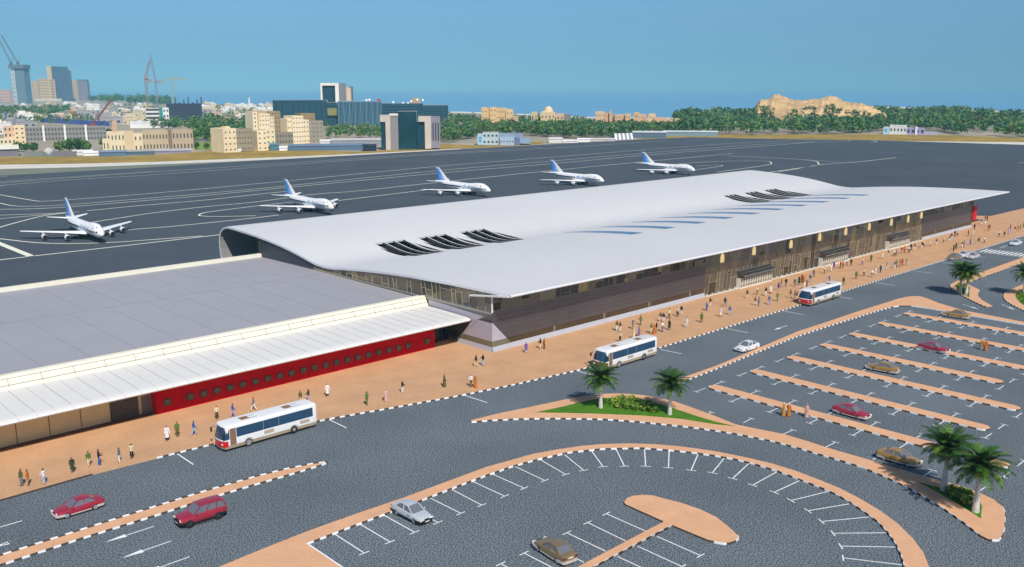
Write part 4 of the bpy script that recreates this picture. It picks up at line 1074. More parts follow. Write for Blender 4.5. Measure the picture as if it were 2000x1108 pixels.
# ---------------------------------------------------------------- date palms
M_trunk = mat('palm_trunk', '#cbc6bd', .9, var=.22, scale=5, spec=.1, bump=.5)
M_frond = [mat('palm_frond_dark', '#24420f', .55, var=.3, scale=2.5, spec=.3), mat('palm_frond_mid', '#3c6316', .55, var=.3, scale=2.5, spec=.3), mat('palm_frond_light', '#5a7a1e', .55, var=.25, scale=2.5, spec=.3)]
M_fruit = mat('palm_fruit', '#b5762a', .8, var=.3, scale=6)
M_husk = mat('palm_husk', '#6b4a26', .9, var=.3, scale=6)
def make_palm(seed, ht=3.55, spread=2.85):
    rp = random.Random(seed)
    root = empty('palm_tree')
    m = MB(); n = 12; rings = []
    N = 22
    for k in range(N+1):
        t = k/N; r = (.30-.13*min(1, t*1.6) if t < .62 else .17+.03*(t-.62)/.38)*(1.06 if k % 2 else .97)
        rings.append([(r*math.cos(2*math.pi*i/n), r*math.sin(2*math.pi*i/n), t*ht) for i in range(n)])
    m.loft(rings); m.build('trunk', M_trunk, root, smooth=70)
    h = MB(); rings = []
    for t, r in ((0, .18), (.2, .30), (.45, .36), (.75, .26), (.95, .1)):
        rings.append([(r*math.cos(2*math.pi*i/n), r*math.sin(2*math.pi*i/n), ht-.25+t) for i in range(n)])
    h.loft(rings); h.build('crown_base', M_husk, root, smooth=60)
    f = MB()
    for k in range(60):
        az = k*2.39996+rp.uniform(-.15, .15); lev = k/59
        e0 = R(84-70*lev+rp.uniform(-6, 6)); L = spread*(.78+.22*math.sin(math.pi*min(1, lev*1.15)))*rp.uniform(.92, 1.08)
        droop = R(62+32*lev+rp.uniform(-8, 10))
        d = Vector((math.cos(az), math.sin(az), 0)); side = Vector((-d.y, d.x, 0))
        p = Vector((0, 0, ht+.35-.35*lev)); NS = 13; pts = [p.copy()]; dirs = []
        for s in range(NS):
            e = e0-droop*((s+.5)/NS)**1.25
            v = d*math.cos(e)+Vector((0, 0, math.sin(e))); p = p+v*(L/NS); pts.append(p.copy()); dirs.append(v)
        mi = rp.choices((0, 1, 2), (5, 4, 1+2*lev))[0]
        for s in range(NS):
            v = dirs[s]; up = side.cross(v)
            t = (s+.5)/NS
            wl = .36*math.sin(math.pi*min(.97, .16+.80*t))**.7+.05
            a, b = pts[s], pts[s+1]
            f.bar(a, b, .035, .02, mi)
            for sg in (1, -1):
                for q in (0, .5):
                    r0 = a.lerp(b, q); r1 = a.lerp(b, q+.40)
                    tip = r0.lerp(r1, .5)+side*sg*wl*rp.uniform(.85, 1.1)+v*wl*.55+Vector((0, 0, -.18*wl))-up*.0
                    f.add([r0, r1, tip+v*.02, tip-v*.03], [(0, 1, 2, 3)], mi if rp.random() < .8 else rp.choice((0, 1)))
    f.build('crown', M_frond, root, fix=False)
    for k in range(6):
        a = k*1.05+.3; q = MB()
        c0 = Vector((.36*math.cos(a), .36*math.sin(a), ht+.05))
        for j in range(26):
            c = c0+Vector((rp.gauss(0, .11), rp.gauss(0, .11), -abs(rp.gauss(0, .22))))
            q.box(c, (.09, .09, .11), rz=rp.uniform(0, 3))
        q.build('fruit_cluster', M_fruit, root)
    return root
GPALM = 'date palms on the planted islands'
pm = [make_palm(3), make_palm(8, 3.6, 2.95)]
for i, (px, src, lab, sc_) in enumerate([((1173, 797), 0, 'date palm at the left of the lawn triangle, crown overlapping the bus', 1.0), ((1308, 810), 1, 'date palm at the right of the lawn triangle, beside the long median end', 1.0),
                           ((1843, 958), 0, 'left one of two date palms standing over the small shrub bed, trunk shaded', 1.16), ((1905, 1000), 1, 'nearest date palm, pale trunk at the rounded tip of the planted island', 1.16),
                           ((1875, 573), 1, 'date palm partly behind another one, on the small island near the crossing', 1.12), ((1887, 577), 0, 'front one of two touching date palms near the zebra crossing', 1.14), ((1999, 576), 1, 'date palm cut off by the right edge of the picture', 1.1)]):
    o = pm[src] if i < 2 else copy_tree(pm[src])
    p = g(*px, KZ); o.location = p; o.rotation_euler = (0, 0, i*1.3); o.scale = (sc_, sc_, sc_)
    tag(o, lab, 'palm tree', GPALM)

# ---------------------------------------------------------------- shrub beds on the lawns
M_shr = [mat('shrub_dark', '#2f5a12', .7, var=.3, scale=3), mat('shrub_mid', '#557f1c', .7, var=.3, scale=3), mat('shrub_yellow', '#a3ad3a', .7, var=.2, scale=3)]
def shrubs(px, n, h, name, w=(3, 4, 1)):
    rs = random.Random(len(px)+n); m = MB(); P = [g(x, y, KZ) for x, y in px]
    xs0 = [p.x for p in P]; ys0 = [p.y for p in P]
    def inside(x, y):
        c = False
        for a, b in zip(P, P[1:]+P[:1]):
            if (a.y > y) != (b.y > y) and x < (b.x-a.x)*(y-a.y)/(b.y-a.y)+a.x: c = not c
        return c
    k = 0
    while k < n:
        x, y = rs.uniform(min(xs0), max(xs0)), rs.uniform(min(ys0), max(ys0))
        if not inside(x, y): continue
        k += 1; hh = h*rs.uniform(.6, 1.15)
        for j in range(26):
            c = Vector((x+rs.gauss(0, .17), y+rs.gauss(0, .17), KZ+.05+hh*rs.random()**.8)); s = rs.uniform(.05, .12)
            a, b = Vector((rs.gauss(0, 1), rs.gauss(0, 1), rs.gauss(0, .6))).normalized()*s, Vector((rs.gauss(0, 1), rs.gauss(0, 1), rs.gauss(0, 1))).normalized()*s
            m.add([c-a-b, c+a-b, c+a+b, c-a+b], [(0, 1, 2, 3)], rs.choices((0, 1, 2), w)[0] if c.z < KZ+hh*.75 else rs.choices((1, 2), (3, 1.4))[0])
    return tag(m.build(name, M_shr, fix=False), kind='stuff')
tag(shrubs([(1193, 785), (1215, 778), (1235, 780), (1255, 786), (1278, 796), (1288, 803), (1280, 808), (1250, 803), (1230, 802), (1200, 798), (1190, 793)], 95, .6, 'shrub_bed', (3, 4, 2)), 'yellow flecked shrub bed in the middle of the lawn triangle', 'shrubs')
tag(shrubs([(1850, 957), (1862, 957), (1890, 966), (1905, 978), (1906, 990), (1898, 995), (1870, 978), (1852, 967)], 70, .55, 'shrub_bed', (4, 4, .6)), 'dark shrub bed between the two nearest palms', 'shrubs')
tag(shrubs([(1868, 560), (1876, 557), (1884, 557), (1890, 562), (1892, 572), (1889, 578), (1880, 573), (1871, 567)], 50, .7, 'shrub_bed', (3, 4, .6)), 'round shrub bed under the two palms near the crossing', 'shrubs')
tag(shrubs([(1985, 577), (1992, 571), (2010, 566), (2030, 590), (2010, 600), (1993, 589)], 50, .7, 'shrub_bed', (2, 4, 1.5)), 'shrub bed at the right edge beneath the cut off palm', 'shrubs')

# ---------------------------------------------------------------- people
M_skin = mat('skin', '#9a6a4c', .6, var=.05, scale=8)
CL = {'white': '#e6e4e0', 'cream': '#dccfa8', 'black': '#1e1d1f', 'navy': '#2a3550', 'blue': '#3a62b0', 'pale blue': '#a9bcd6', 'slate': '#62717f', 'grey': '#7d7f80', 'green': '#5c7a3a', 'olive': '#5f5f35', 'dark green': '#33452c',
      'orange': '#c8702a', 'gold': '#b58a35', 'purple': '#7a62ae', 'lavender': '#b0a4cc', 'red': '#a02a2a', 'brown': '#6a4630', 'tan': '#b89a72', 'pink': '#cfa79a'}
CM = {k: mat('cloth_'+k.replace(' ', '_'), v, .85, var=.12, scale=9, spec=.15) for k, v in CL.items()}
M_hair = [mat('dark_hair', '#1f1712', .6, var=.2, scale=9), mat('grey_hair', '#8a8580', .7, var=.2, scale=9), mat('white_headcloth', '#e4e2dc', .85, var=.05, scale=6)]
M_shoe = mat('dark_shoe', '#2a2320', .6)
def skin_mesh(joints, edges, root_i=0):
    me = bpy.data.meshes.new('figure'); me.from_pydata([j[0] for j in joints], edges, []); me.update()
    o = bpy.data.objects.new('figure', me); col.objects.link(o)
    mod = o.modifiers.new('skin', 'SKIN'); mod.use_smooth_shade = True
    sv = me.skin_vertices[0].data
    for i, j in enumerate(joints): sv[i].radius = (j[1], j[2] if len(j) > 2 else j[1]); sv[i].use_root = (i == root_i)
    sub = o.modifiers.new('sub', 'SUBSURF'); sub.levels = 1; sub.render_levels = 1
    dg = bpy.context.evaluated_depsgraph_get()
    out = bpy.data.meshes.new_from_object(o.evaluated_get(dg))
    bpy.data.objects.remove(o); bpy.data.meshes.remove(me)
    return out
def make_person(stride=0.0, arm=(0.0, 0.0), elbow=(.2, .2), robe=False, coat=False, lean=0.0):
    """standing figure, 1.76 m, facing +y; stride in metres, arm swing and elbow bend in radians"""
    J = []; E = []
    def j(p, r, r2=None): J.append((p, r, r2 if r2 else r)); return len(J)-1
    def e(a, b): E.append((a, b))
    pel = j((0, 0, .96), .135, .10); wst = j((0, lean*.3, 1.14), .125, .095); che = j((0, lean*.6, 1.36), .155, .10); nk = j((0, lean, 1.50), .055)
    h0 = j((0, lean+.015, 1.585), .072, .078); h1 = j((0, lean+.02, 1.68), .080, .092); h2 = j((0, lean+.01, 1.755), .045, .052); nose = j((0, lean+.112, 1.635), .012)
    for a, b in ((pel, wst), (wst, che), (che, nk), (nk, h0), (h0, h1), (h1, h2), (h0, nose)): e(a, b)
    segs = {'leg': [], 'arm': [], 'hand': [], 'foot': [], 'head': [((0, lean, 1.56), (0, lean, 1.78))], 'torso': [((0, 0, .96), (0, lean, 1.45))]}
    for s, ph in ((1, 1), (-1, -1)):
        fy = stride*.5*ph
        hip = j((s*.095, 0, .90), .092); kn = j((s*.10, fy*.55+.03, .50), .062); an = j((s*.10, fy-.02+(-.03 if fy < 0 else 0), .09+(.05 if fy < -.05 else 0)), .042); toe = j((s*.12, fy+.14, .045), .036, .030)
        e(pel, hip); e(hip, kn); e(kn, an); e(an, toe)
        segs['leg'] += [(J[hip][0], J[kn][0]), (J[kn][0], J[an][0])]; segs['foot'] += [((J[an][0][0], J[an][0][1], .06), J[toe][0])]
        sh = j((s*.185, lean*.9, 1.425), .062); a = arm[0] if s > 0 else arm[1]; b = elbow[0] if s > 0 else elbow[1]
        el = j((s*.225, lean*.9+.29*math.sin(a), 1.425-.29*math.cos(a)), .045); q = a+b
        wr = j((s*.235, J[el][0][1]+.25*math.sin(q), J[el][0][2]-.25*math.cos(q)), .030); pm_ = j((s*.235, J[wr][0][1]+.075*math.sin(q), J[wr][0][2]-.075*math.cos(q)), .018, .036)
        e(che, sh); e(sh, el); e(el, wr); e(wr, pm_)
        segs['arm'] += [(J[sh][0], J[el][0]), (J[el][0], J[wr][0])]
        P = J[pm_][0]
        for k, (dy, L) in enumerate(((-.027, .075), (-.009, .090), (.010, .086), (.028, .070))):
            c_, s_ = math.cos(q), math.sin(q)
            f1 = j((P[0]-s*.004, P[1]+dy*c_+.5*L*s_, P[2]+dy*s_-.5*L*c_), .009); f2 = j((P[0]-s*.022, P[1]+dy*c_+L*s_, P[2]+dy*s_-L*c_), .007)
            e(pm_, f1); e(f1, f2)
        t1 = j((P[0]-s*.012, J[wr][0][1]+.035*math.sin(q)+.045*math.cos(q), J[wr][0][2]-.035*math.cos(q)+.045*math.sin(q)), .010)
        e(wr, t1)
        segs['hand'] += [(J[wr][0], J[pm_][0]), (J[pm_][0], (P[0], P[1]+.09*math.sin(q), P[2]-.09*math.cos(q)))]
    me = skin_mesh(J, E)
    me.materials.clear(); me.materials.append(M_skin)
    root = empty('person')
    bo = bpy.data.objects.new('body', me); col.objects.link(bo); bo.parent = root
    def dist(p, ab):
        a, b = Vector(ab[0]), Vector(ab[1]); d = b-a; t = max(0, min(1, (p-a).dot(d)/d.length_squared)); return (p-(a+d*t)).length
    cls = []
    for f in me.polygons:
        c = f.center; best = min((dist(c, s)-{'torso': .12, 'leg': .07, 'head': .07, 'arm': .04}.get(k, .025), k) for k, L in segs.items() for s in L)
        cls.append(best[1])
    def cloth(name, keep, off, m, cond=None):
        vi = {}; vs = []; fs = []
        for f, k in zip(me.polygons, cls):
            if k in keep and (cond is None or cond(f.center, k)):
                q = []
                for v in f.vertices:
                    if v not in vi: vi[v] = len(vs); vv = me.vertices[v]; vs.append(vv.co+vv.normal*off)
                    q.append(vi[v])
                fs.append(q)
        o = MB().add(vs, fs).build(name, m, root, fix=False)
        o.data.polygons.foreach_set('use_smooth', [True]*len(o.data.polygons)); return o
    if robe:
        q = MB(); n = 16; rings = []
        for z, rx, ry in ((.07, .27, .25), (.3, .245, .225), (.6, .22, .20), (.95, .185, .165), (1.15, .17, .145), (1.36, .20, .14), (1.45, .15, .105), (1.50, .075, .07)):
            rings.append([(rx*math.cos(2*math.pi*i/n)*(1+.05*math.cos(5*2*math.pi*i/n)*(z < .9)), ry*math.sin(2*math.pi*i/n), z) for i in range(n)])
        q.loft(rings); q.build('robe', CM['white'], root, smooth=60)
        cloth('sleeve', ('arm',), .02, CM['white'])
    else:
        cloth('jacket', ('torso', 'arm'), .022 if coat else .014, CM['white'], lambda c, k: c.z > .93 or k == 'arm')
        cloth('trousers', ('leg', 'torso'), .012, CM['white'], lambda c, k: c.z < .97 and abs(c.x) < .2)
        if coat:
            q = MB(); n = 14; q.loft([[(rx*math.cos(2*math.pi*i/n), ry*math.sin(2*math.pi*i/n), z) for i in range(n)] for z, rx, ry in ((.42, .24, .20), (.7, .20, .175), (.97, .165, .14))], cap0=False, cap1=False)
            q.build('coat_skirt', CM['white'], root, smooth=60, fix=False)
    cloth('shoe', ('foot',), .012, M_shoe)
    cloth('hair', ('head',), .014, M_hair[0], lambda c, k: c.z > 1.70 or (c.y < lean and c.z > 1.60))
    return root
PV = dict(stand=make_person(.06, (.05, -.05), (.15, .2)), walk=make_person(.62, (-.45, .45), (.35, .4)), step=make_person(.40, (.3, -.3), (.3, .5)), hold=make_person(.10, (.15, .2), (1.35, 1.2)),
          robe=make_person(.10, (.1, .05), (.5, .6), robe=True), coat=make_person(.25, (-.15, .2), (.3, .25), coat=True))
used = set()
POSE = {'stand': 'standing', 'walk': 'striding', 'step': 'walking', 'hold': 'with folded arms', 'robe': 'in a long robe', 'coat': 'in a long coat'}
PEOPLE = """43,949 olive grey stand|55,949 orange tan stand|87,946 white pale_blue hold|142,923 dark_green grey coat|174,911 green cream step|194,909 black blue hold|234,904 slate white stand|258,896 cream black hold|327,861 white black coat|347,853 green olive stand|379.5,850 blue pale_blue step|424,819 cream dark_green hold|455.5,815 blue lavender step|496,802 slate white walk|587,789.5 olive cream step|603,785.5 dark_green lavender hold|639.5,774 white brown coat|717,791.5 green green step|754,784 pink - robe|786,768 black white hold|868,756 olive - robe|930,717 dark_green cream step|943.5,714.7 black pale_blue hold|920,756 white olive hold|929,757.5 orange - robe
1027.6,689.5 purple white coat|1055.4,682 black cream hold|1063,682 orange brown stand|1204.7,646.6 olive white step|1211,648 brown white hold|1236,643 slate grey stand|1251,635.6 green olive walk|1237.6,662 cream - robe|1247.7,657.7 purple navy coat|1211,668 cream black hold|1271.7,652 green cream hold|1277.5,652.5 orange - robe|1282,650.5 black tan step|1293.5,648.6 white blue hold|1307,645 dark_green grey coat|1290,628.4 olive white step|1295.7,629.7 navy white hold|1306.8,622.6 cream black walk|1323,618.7 cream black hold|1330.8,615.4 navy white stand|1340.6,639.5 white white step|1370,630.4 green dark_green stand|1380,607 blue blue coat|1386.8,599 black white hold|1416,599 navy grey step|1407,619 white tan coat|1425,615.4 blue pale_blue step
1459,583 olive cream stand|1478.5,576 cream black hold|1495.4,578.7 black white hold|1505,573.5 white olive coat|1520.8,567.6 purple white coat|1526,561.8 olive cream step|1534.7,560.5 black grey hold|1474.6,597 olive white step|1481.8,598 grey slate stand|1502,595.6 slate lavender step|1518,589 green green walk|1544,582.6 green cream step|1552,584.5 olive grey stand|1559,578 pink - robe|1552,560 slate grey stand|1560.4,557 dark_green olive coat|1566,552 red brown hold|1570,553 orange - robe|1582,551.4 slate pale_blue stand|1589,542 slate slate step|1571,566 white white hold|1575.4,565 navy black stand|1610,535 cream black hold|1623.5,531 white white step|1628.7,526 purple lavender coat|1641,525 red black hold|1646,524 orange brown stand|1654,519.5 white grey hold|1662,519.5 dark_green dark_green stand|1619.6,553 blue navy hold|1647,557.8 dark_green green step|1672,545.5 green olive step
1683.9,518 white purple step|1701,511.5 green dark_green stand|1686.9,540 cream brown hold|1702.7,542 white grey hold|1709,537 white pink coat|1719.6,533 navy black walk|1723,528.4 cream white step|1731,527 grey white stand|1723,505.7 cream tan coat|1734.6,501.8 slate white step|1746,501 white black walk|1750,500 lavender navy step|1761,496 brown tan hold|1766,494.6 orange brown stand|1775,494.6 white black hold|1778.8,489.4 black dark_green stand|1786,488.8 slate white step|1747,525 slate white hold|1750.8,522.6 green grey stand|1757,522 red tan hold|1762,520 orange orange coat|1770,518.7 slate pale_blue step|1801,485.5 black white hold|1804,483 cream black step|1817,481 cream olive coat|1828.9,478.4 slate white stand|1842.5,474.5 cream brown hold|1854.6,472.5 slate white step|1858,468 navy white hold|1864.6,463 black brown hold|1869.8,462 cream black stand|1890.8,462 black grey step|1901,460 cream white step|1903,449 navy brown stand
1917,439 blue white hold|1924,442 white pale_blue stand|1924,432.6 red tan hold|1928,431.5 brown brown coat|1929.7,451.5 brown orange hold|1933,450 orange tan stand|1951,462.5 white black step|1961,465 black tan walk|1970,457.8 lavender purple coat|1973,450.4 navy navy stand|1982,454 red cream hold|1988,451.5 tan tan coat|1992.7,448.3 green dark_green stand|1999,445 red black step|1862,491.4 dark_green black step|1866.7,488 brown orange coat|1870.9,486 tan cream hold|1879,484 black white hold|1882.5,483.5 grey slate step|1895,479 blue blue coat|1910,477.7 black cream walk|1913,473.5 tan green step|1921.8,475.6 white black hold
1530,813 gold - robe|1540,813.5 orange - robe|1575,815.8 pink - robe|1917,683.5 gold white coat|1925,685 orange - robe"""
people = []
protos_used = set(); rpp = random.Random(5)
for row in PEOPLE.split('\n'):
    for it in row.split('|'):
        pxs, topc, botc, pose = it.split(' ')
        px, py = map(float, pxs.split(','))
        topc = topc.replace('_', ' '); botc = botc.replace('_', ' ')
        on_road = py > 660 and (px > 1500)
        p = g(px, py, .004 if on_road else KZ)
        src = PV[pose]
        o = src if pose not in protos_used else copy_tree(src)
        protos_used.add(pose)
        o.name = 'person'; o.location = p
        o.rotation_euler = (0, 0, rpp.choice((0, math.pi, math.pi/2, -math.pi/2, rpp.uniform(0, 6)))+rpp.uniform(-.5, .5))
        s = rpp.uniform(.98, 1.07); o.scale = (s, s, s)
        people.append((o, px, py, p, topc, botc, pose))
for o, px, py, p, topc, botc, pose in people:
    hair = rpp.choices((0, 1, 2), (6, 1.5, 2))[0] if pose != 'robe' else rpp.choice((0, 2, 2))
    recolour(o, ('hair',), M_hair[hair])
    if pose == 'robe': recolour(o, ('robe', 'sleeve'), CM[topc])
    else:
        recolour(o, ('jacket', 'coat_skirt'), CM[topc]); recolour(o, ('trousers',), CM[botc])
ENT = [(166.5, 'first'), (199.9, 'middle'), (233.7, 'far')]
def where(p):
    if p.y < 66: return 'in the car park near the ' + ('red car' if p.x < 130 else 'furthest red car')
    edge = 'near kerb' if p.y < 90 else ('by wall' if p.y > 97.5 and p.x < 290 else 'mid plaza')
    if p.x < 44: z = 'before beige wall'
    elif p.x < 66: z = 'before red wall'
    elif p.x < 93: z = 'at red wall end'
    elif p.x < 118: z = 'by terminal corner'
    elif p.x < 135: z = 'before near grey cladding'
    elif p.x < 150: z = 'where glass front begins'
    elif p.x < 180: z = 'at nearest entrance'
    elif p.x < 215: z = 'at middle entrance'
    elif p.x < 246: z = 'at far entrance'
    elif p.x < 284: z = 'before far grey cladding'
    else: z = 'beyond terminal end'
    return z+' '+edge
labs = []
for o, px, py, p, topc, botc, pose in people:
    c = ('in %s robe' % topc) if pose == 'robe' else 'in %s %s, %s trousers' % (topc, 'coat' if pose == 'coat' else 'top', botc)
    labs.append([c, where(p)])
full = [' '.join(('person', a, b)) for a, b in labs]
for i, (o, px, py, p, topc, botc, pose) in enumerate(people):
    lab = full[i]
    if full.count(lab) > 1:
        same = sorted([k for k in range(len(full)) if full[k] == lab], key=lambda k: people[k][1])
        lab += ', left one' if same[0] == i else (', right one' if same[-1] == i else ', middle one')
    w = lab.split()
    tag(o, lab, 'person', 'people in the car park' if p.y < 66 else 'people on the brick plaza')

# ---------------------------------------------------------------- the town, woods and hills beyond the apron
def facing(p):                                             # yaw that turns local -y to the camera
    return math.atan2(p.y, p.x)-math.pi/2
WM = {}
def wallm(h, rough=.8): 
    k = 'render_'+h.strip('#')
    return mat(k, h, rough, var=.06, scale=.15, var2=.05, scale2=.03)
M_wind = mat('far_window', '#4a4a48', .3, var=.2, scale=.5)
M_wteal = mat('teal_curtain_glass', '#1d4250', .15, var=.3, scale=.12, spec=.35)
M_wnavy = mat('navy_net', '#2a3348', .6, var=.25, scale=.2)
M_flat = mat('far_flat_roof', '#a9a193', .9, var=.1, scale=.2)
_winmesh = {}
def win_mesh(w, h, m):
    k = (round(w, 2), round(h, 2), m.name)
    if k not in _winmesh:
        me = bpy.data.meshes.new('window')
        me.from_pydata([(-w/2, 0, 0), (w/2, 0, 0), (w/2, 0, h), (-w/2, 0, h), (-w/2, .15, 0), (w/2, .15, 0), (w/2, .15, h), (-w/2, .15, h)], [], [(0, 1, 2, 3), (0, 4, 5, 1), (1, 5, 6, 2), (2, 6, 7, 3), (3, 7, 4, 0)])
        me.materials.append(m); _winmesh[k] = me
    return _winmesh[k]
def root_at(name, x0, x1, yb, label, cat, group=None, turn=0.0):
    p = g((x0+x1)/2, yb); p.z = -.05
    r = empty(name, p, facing(p)+R(turn)); tag(r, label, cat, group)
    d = math.hypot(p.x, p.y)
    sc = math.hypot(d, CAM_H)/F_PX*math.cos(math.atan(abs((x0+x1)/2-1000)/F_PX))    # metres per photo pixel there
    r['sc'] = sc
    return r, p, sc
def block(root, x0, x1, y0, y1, p, sc, cx, m, depth, name='wall', off=0.0, z0=None, win=None, wm=None, roofm=None, parapet=0.0, side_win=None):
    """a box part given by photo columns x0..x1 and rows y0 (top)..y1 (bottom), cx = centre column of the thing"""
    lx = (((x0+x1)/2)-cx)*sc; w = (x1-x0)*sc
    zt = height_at(p, y0); zb = 0 if z0 is None else z0
    if y1 is not None: zb = max(0, height_at(p, y1)) if z0 is None else z0
    q = MB(); q.box((lx, off+depth/2, zb), (w, depth, zt-zb), [1 if roofm and k == 1 else 0 for k in range(6)])
    if parapet:
        for sx, sy, ww, dd in ((0, -depth/2+.2, w+.1, .5), (0, depth/2-.2, w+.1, .5), (-w/2+.2, 0, .5, depth-1), (w/2-.2, 0, .5, depth-1)): q.box((lx+sx, off+depth/2+sy, zt), (ww, dd, parapet))
    o = q.build(name, [m, roofm or m], root)
    if win:
        nc, nr, fw, fh = win
        cw = w/nc; chh = (zt-zb)/nr
        for r_ in range(nr):
            for c_ in range(nc):
                wo = bpy.data.objects.new('window', win_mesh(cw*fw, chh*fh, wm or M_wind)); col.objects.link(wo); wo.parent = o
                wo.location = (lx-w/2+cw*(c_+.5), off-.12, zb+chh*(r_+.5-fh/2))
    return o, lx, w, zb, zt

CRM = '#e6d3ac'; CRM2 = '#d8c39c'; GRYW = '#a59c90'; SAND = '#d9b382'
# --- cream school-like building on the left
r, p, sc = root_at('school_building', 208, 375, 297, 'long cream two storey building with stepped wings behind the dry grass', 'building'); cx = 291.5
block(r, 218, 250, 258, 297, p, sc, cx, wallm(CRM), 9, win=(5, 2, .32, .42), parapet=.5, off=1)
block(r, 210, 222, 270, 297, p, sc, cx, wallm(CRM), 8, win=(2, 1, .3, .4))
block(r, 249, 266, 256, 296, p, sc, cx, wallm(CRM2), 10, off=3)
block(r, 265, 281, 261, 297, p, sc, cx, wallm(CRM), 12, win=(2, 2, .3, .4))
block(r, 281, 328, 258, 296, p, sc, cx, wallm('#c3ae8c'), 11, win=(8, 2, .38, .42), off=2, parapet=.6)
block(r, 327, 336, 255, 296, p, sc, cx, wallm('#8a7a64'), 8, off=4)
block(r, 335, 374, 256, 297, p, sc, cx, wallm('#b9a487'), 11, win=(6, 2, .38, .42), off=1, parapet=.6)
q = MB(); q.box(((233-cx)*sc, 5, height_at(p, 258)), (3, 3, height_at(p, 236)-height_at(p, 258))); q.build('tower', wallm('#c9a98a'), r)
# --- row of grey fronted houses further left
r, p, sc = root_at('terrace_building', 52, 202, 275, 'long grey three storey terrace with four white stair towers', 'building'); cx = 127
for k in range(4):
    x0 = 55+37*k
    block(r, x0, x0+35, 248, 275, p, sc, cx, wallm('#8d8a84'), 12, win=(6, 3, .45, .45), roofm=M_flat)
    block(r, x0-2.4, x0+1.2, 244.5, 275, p, sc, cx, wallm('#f0ece4'), 5, name='stair_tower', off=-1)
r, p, sc = root_at('apartment_building', 12, 50, 282, 'pink and cream apartment house at the left edge, before the terrace', 'building'); cx = 31
block(r, 12, 34, 247, 268, p, sc, cx, wallm('#d9b79a'), 12, win=(3, 3, .4, .4), off=4, z0=0)
block(r, 30, 49, 247, 282, p, sc, cx, wallm('#ecd2a4'), 14, win=(2, 4, .35, .3), parapet=.5)
block(r, 4, 32, 270, 283, p, sc, cx, wallm('#e8d6b0'), 8, win=(4, 1, .4, .4), off=-3)
# --- sheds, dome and wall along the dry grass
r, p, sc = root_at('low_shed', -40, 32, 306, 'grey low shed with pale roof at the left edge of the picture', 'shed')
block(r, -40, 32, 292, 306, p, sc, -4, wallm('#7b7680'), 14)
q = MB(); zt = height_at(p, 292); w = 72*sc
q.add([(-w/2-.5, -1, zt), (w/2+.5, -1, zt), (w/2+.5, 8, zt+2.2), (-w/2-.5, 8, zt+2.2), (w/2+.5, 15, zt), (-w/2-.5, 15, zt)], [(0, 1, 2, 3), (3, 2, 4, 5)]); q.build('roof', wallm('#e8e2d0'), r, fix=False)
r, p, sc = root_at('dome_building', 84, 108, 306, 'small grey building with a pale globe dome beside a fence wall', 'domed building')
block(r, 86, 106, 297, 306, p, sc, 96, wallm('#6f8386'), 5)
q = MB(); rr = 9.2*sc; rings = []
for k in range(9):
    a = R(-50+k*17.3); rings.append([(rr*math.cos(a)*math.cos(t), 2.5+rr*math.cos(a)*math.sin(t), height_at(p, 298)+rr*math.sin(a)) for t in [2*math.pi*i/18 for i in range(18)]])
q.loft(rings); q.build('dome', wallm('#c6bdb4'), r, smooth=60)
def wall_run(x0, x1, yb0, yb1, h, m, label, name='boundary_wall', cat='wall'):
    a, b = g(x0, yb0), g(x1, yb1); q = MB(); q.bar((a.x, a.y, h/2), (b.x, b.y, h/2), .4, h)
    L = (b-a).length; t = (b-a)/L
    for k in range(int(L/6)+1): c = a+t*k*6; q.box((c.x, c.y, 0), (.6, .6, h+.25))
    return tag(q.build(name, m), label, cat)
wall_run(50, 84, 305.5, 306, 3.2, wallm('#868a86'), 'grey boundary wall left of the globe dome')
wall_run(108, 150, 306.3, 306, 3.2, wallm('#7d7a80'), 'grey boundary wall right of the globe dome')
rc = random.Random(21)
def shed(x0, x1, yb, yt, hcol, roofcol, label, cat='shed', group=None, depth=8, name='low_shed', turn=0):
    r, p, sc = root_at(name, x0, x1, yb, label, cat, group, turn)
    o, lx, w, zb, zt = block(r, x0, x1, yt, yb, p, sc, (x0+x1)/2, wallm(hcol), depth)
    q = MB(); q.add([(-w/2-.3, -.4, zt), (w/2+.3, -.4, zt), (w/2+.3, depth/2, zt+1.0), (-w/2-.3, depth/2, zt+1.0), (w/2+.3, depth+.4, zt), (-w/2-.3, depth+.4, zt), (-w/2, 0, zt-.02), (-w/2, depth, zt-.02), (w/2, 0, zt-.02), (w/2, depth, zt-.02)], [(0, 1, 2, 3), (3, 2, 4, 5), (6, 7, 3), (8, 9, 2)]); q.build('roof', wallm(roofcol), r, fix=False)
    return r
shed(145, 180, 303, 296.5, '#dcd6cc', '#e9e5dc', 'white low shed with pale roof, left of the blue sheds by the dry grass')
shed(196, 246, 305, 297, '#5a7288', '#8897a2', 'blue grey low shed with a pale roof before the cream long building')
shed(250, 300, 303, 296, '#566a76', '#a8a8a4', 'blue grey low shed before the windows of the cream long building')
shed(302, 372, 299.5, 294.5, '#8a8694', '#b9b4bc', 'grey long shed at the right end of the cream long building')
shed(165, 192, 304, 299, '#f0eeea', '#f4f2ee', 'bright white container shed at the dry grass edge')
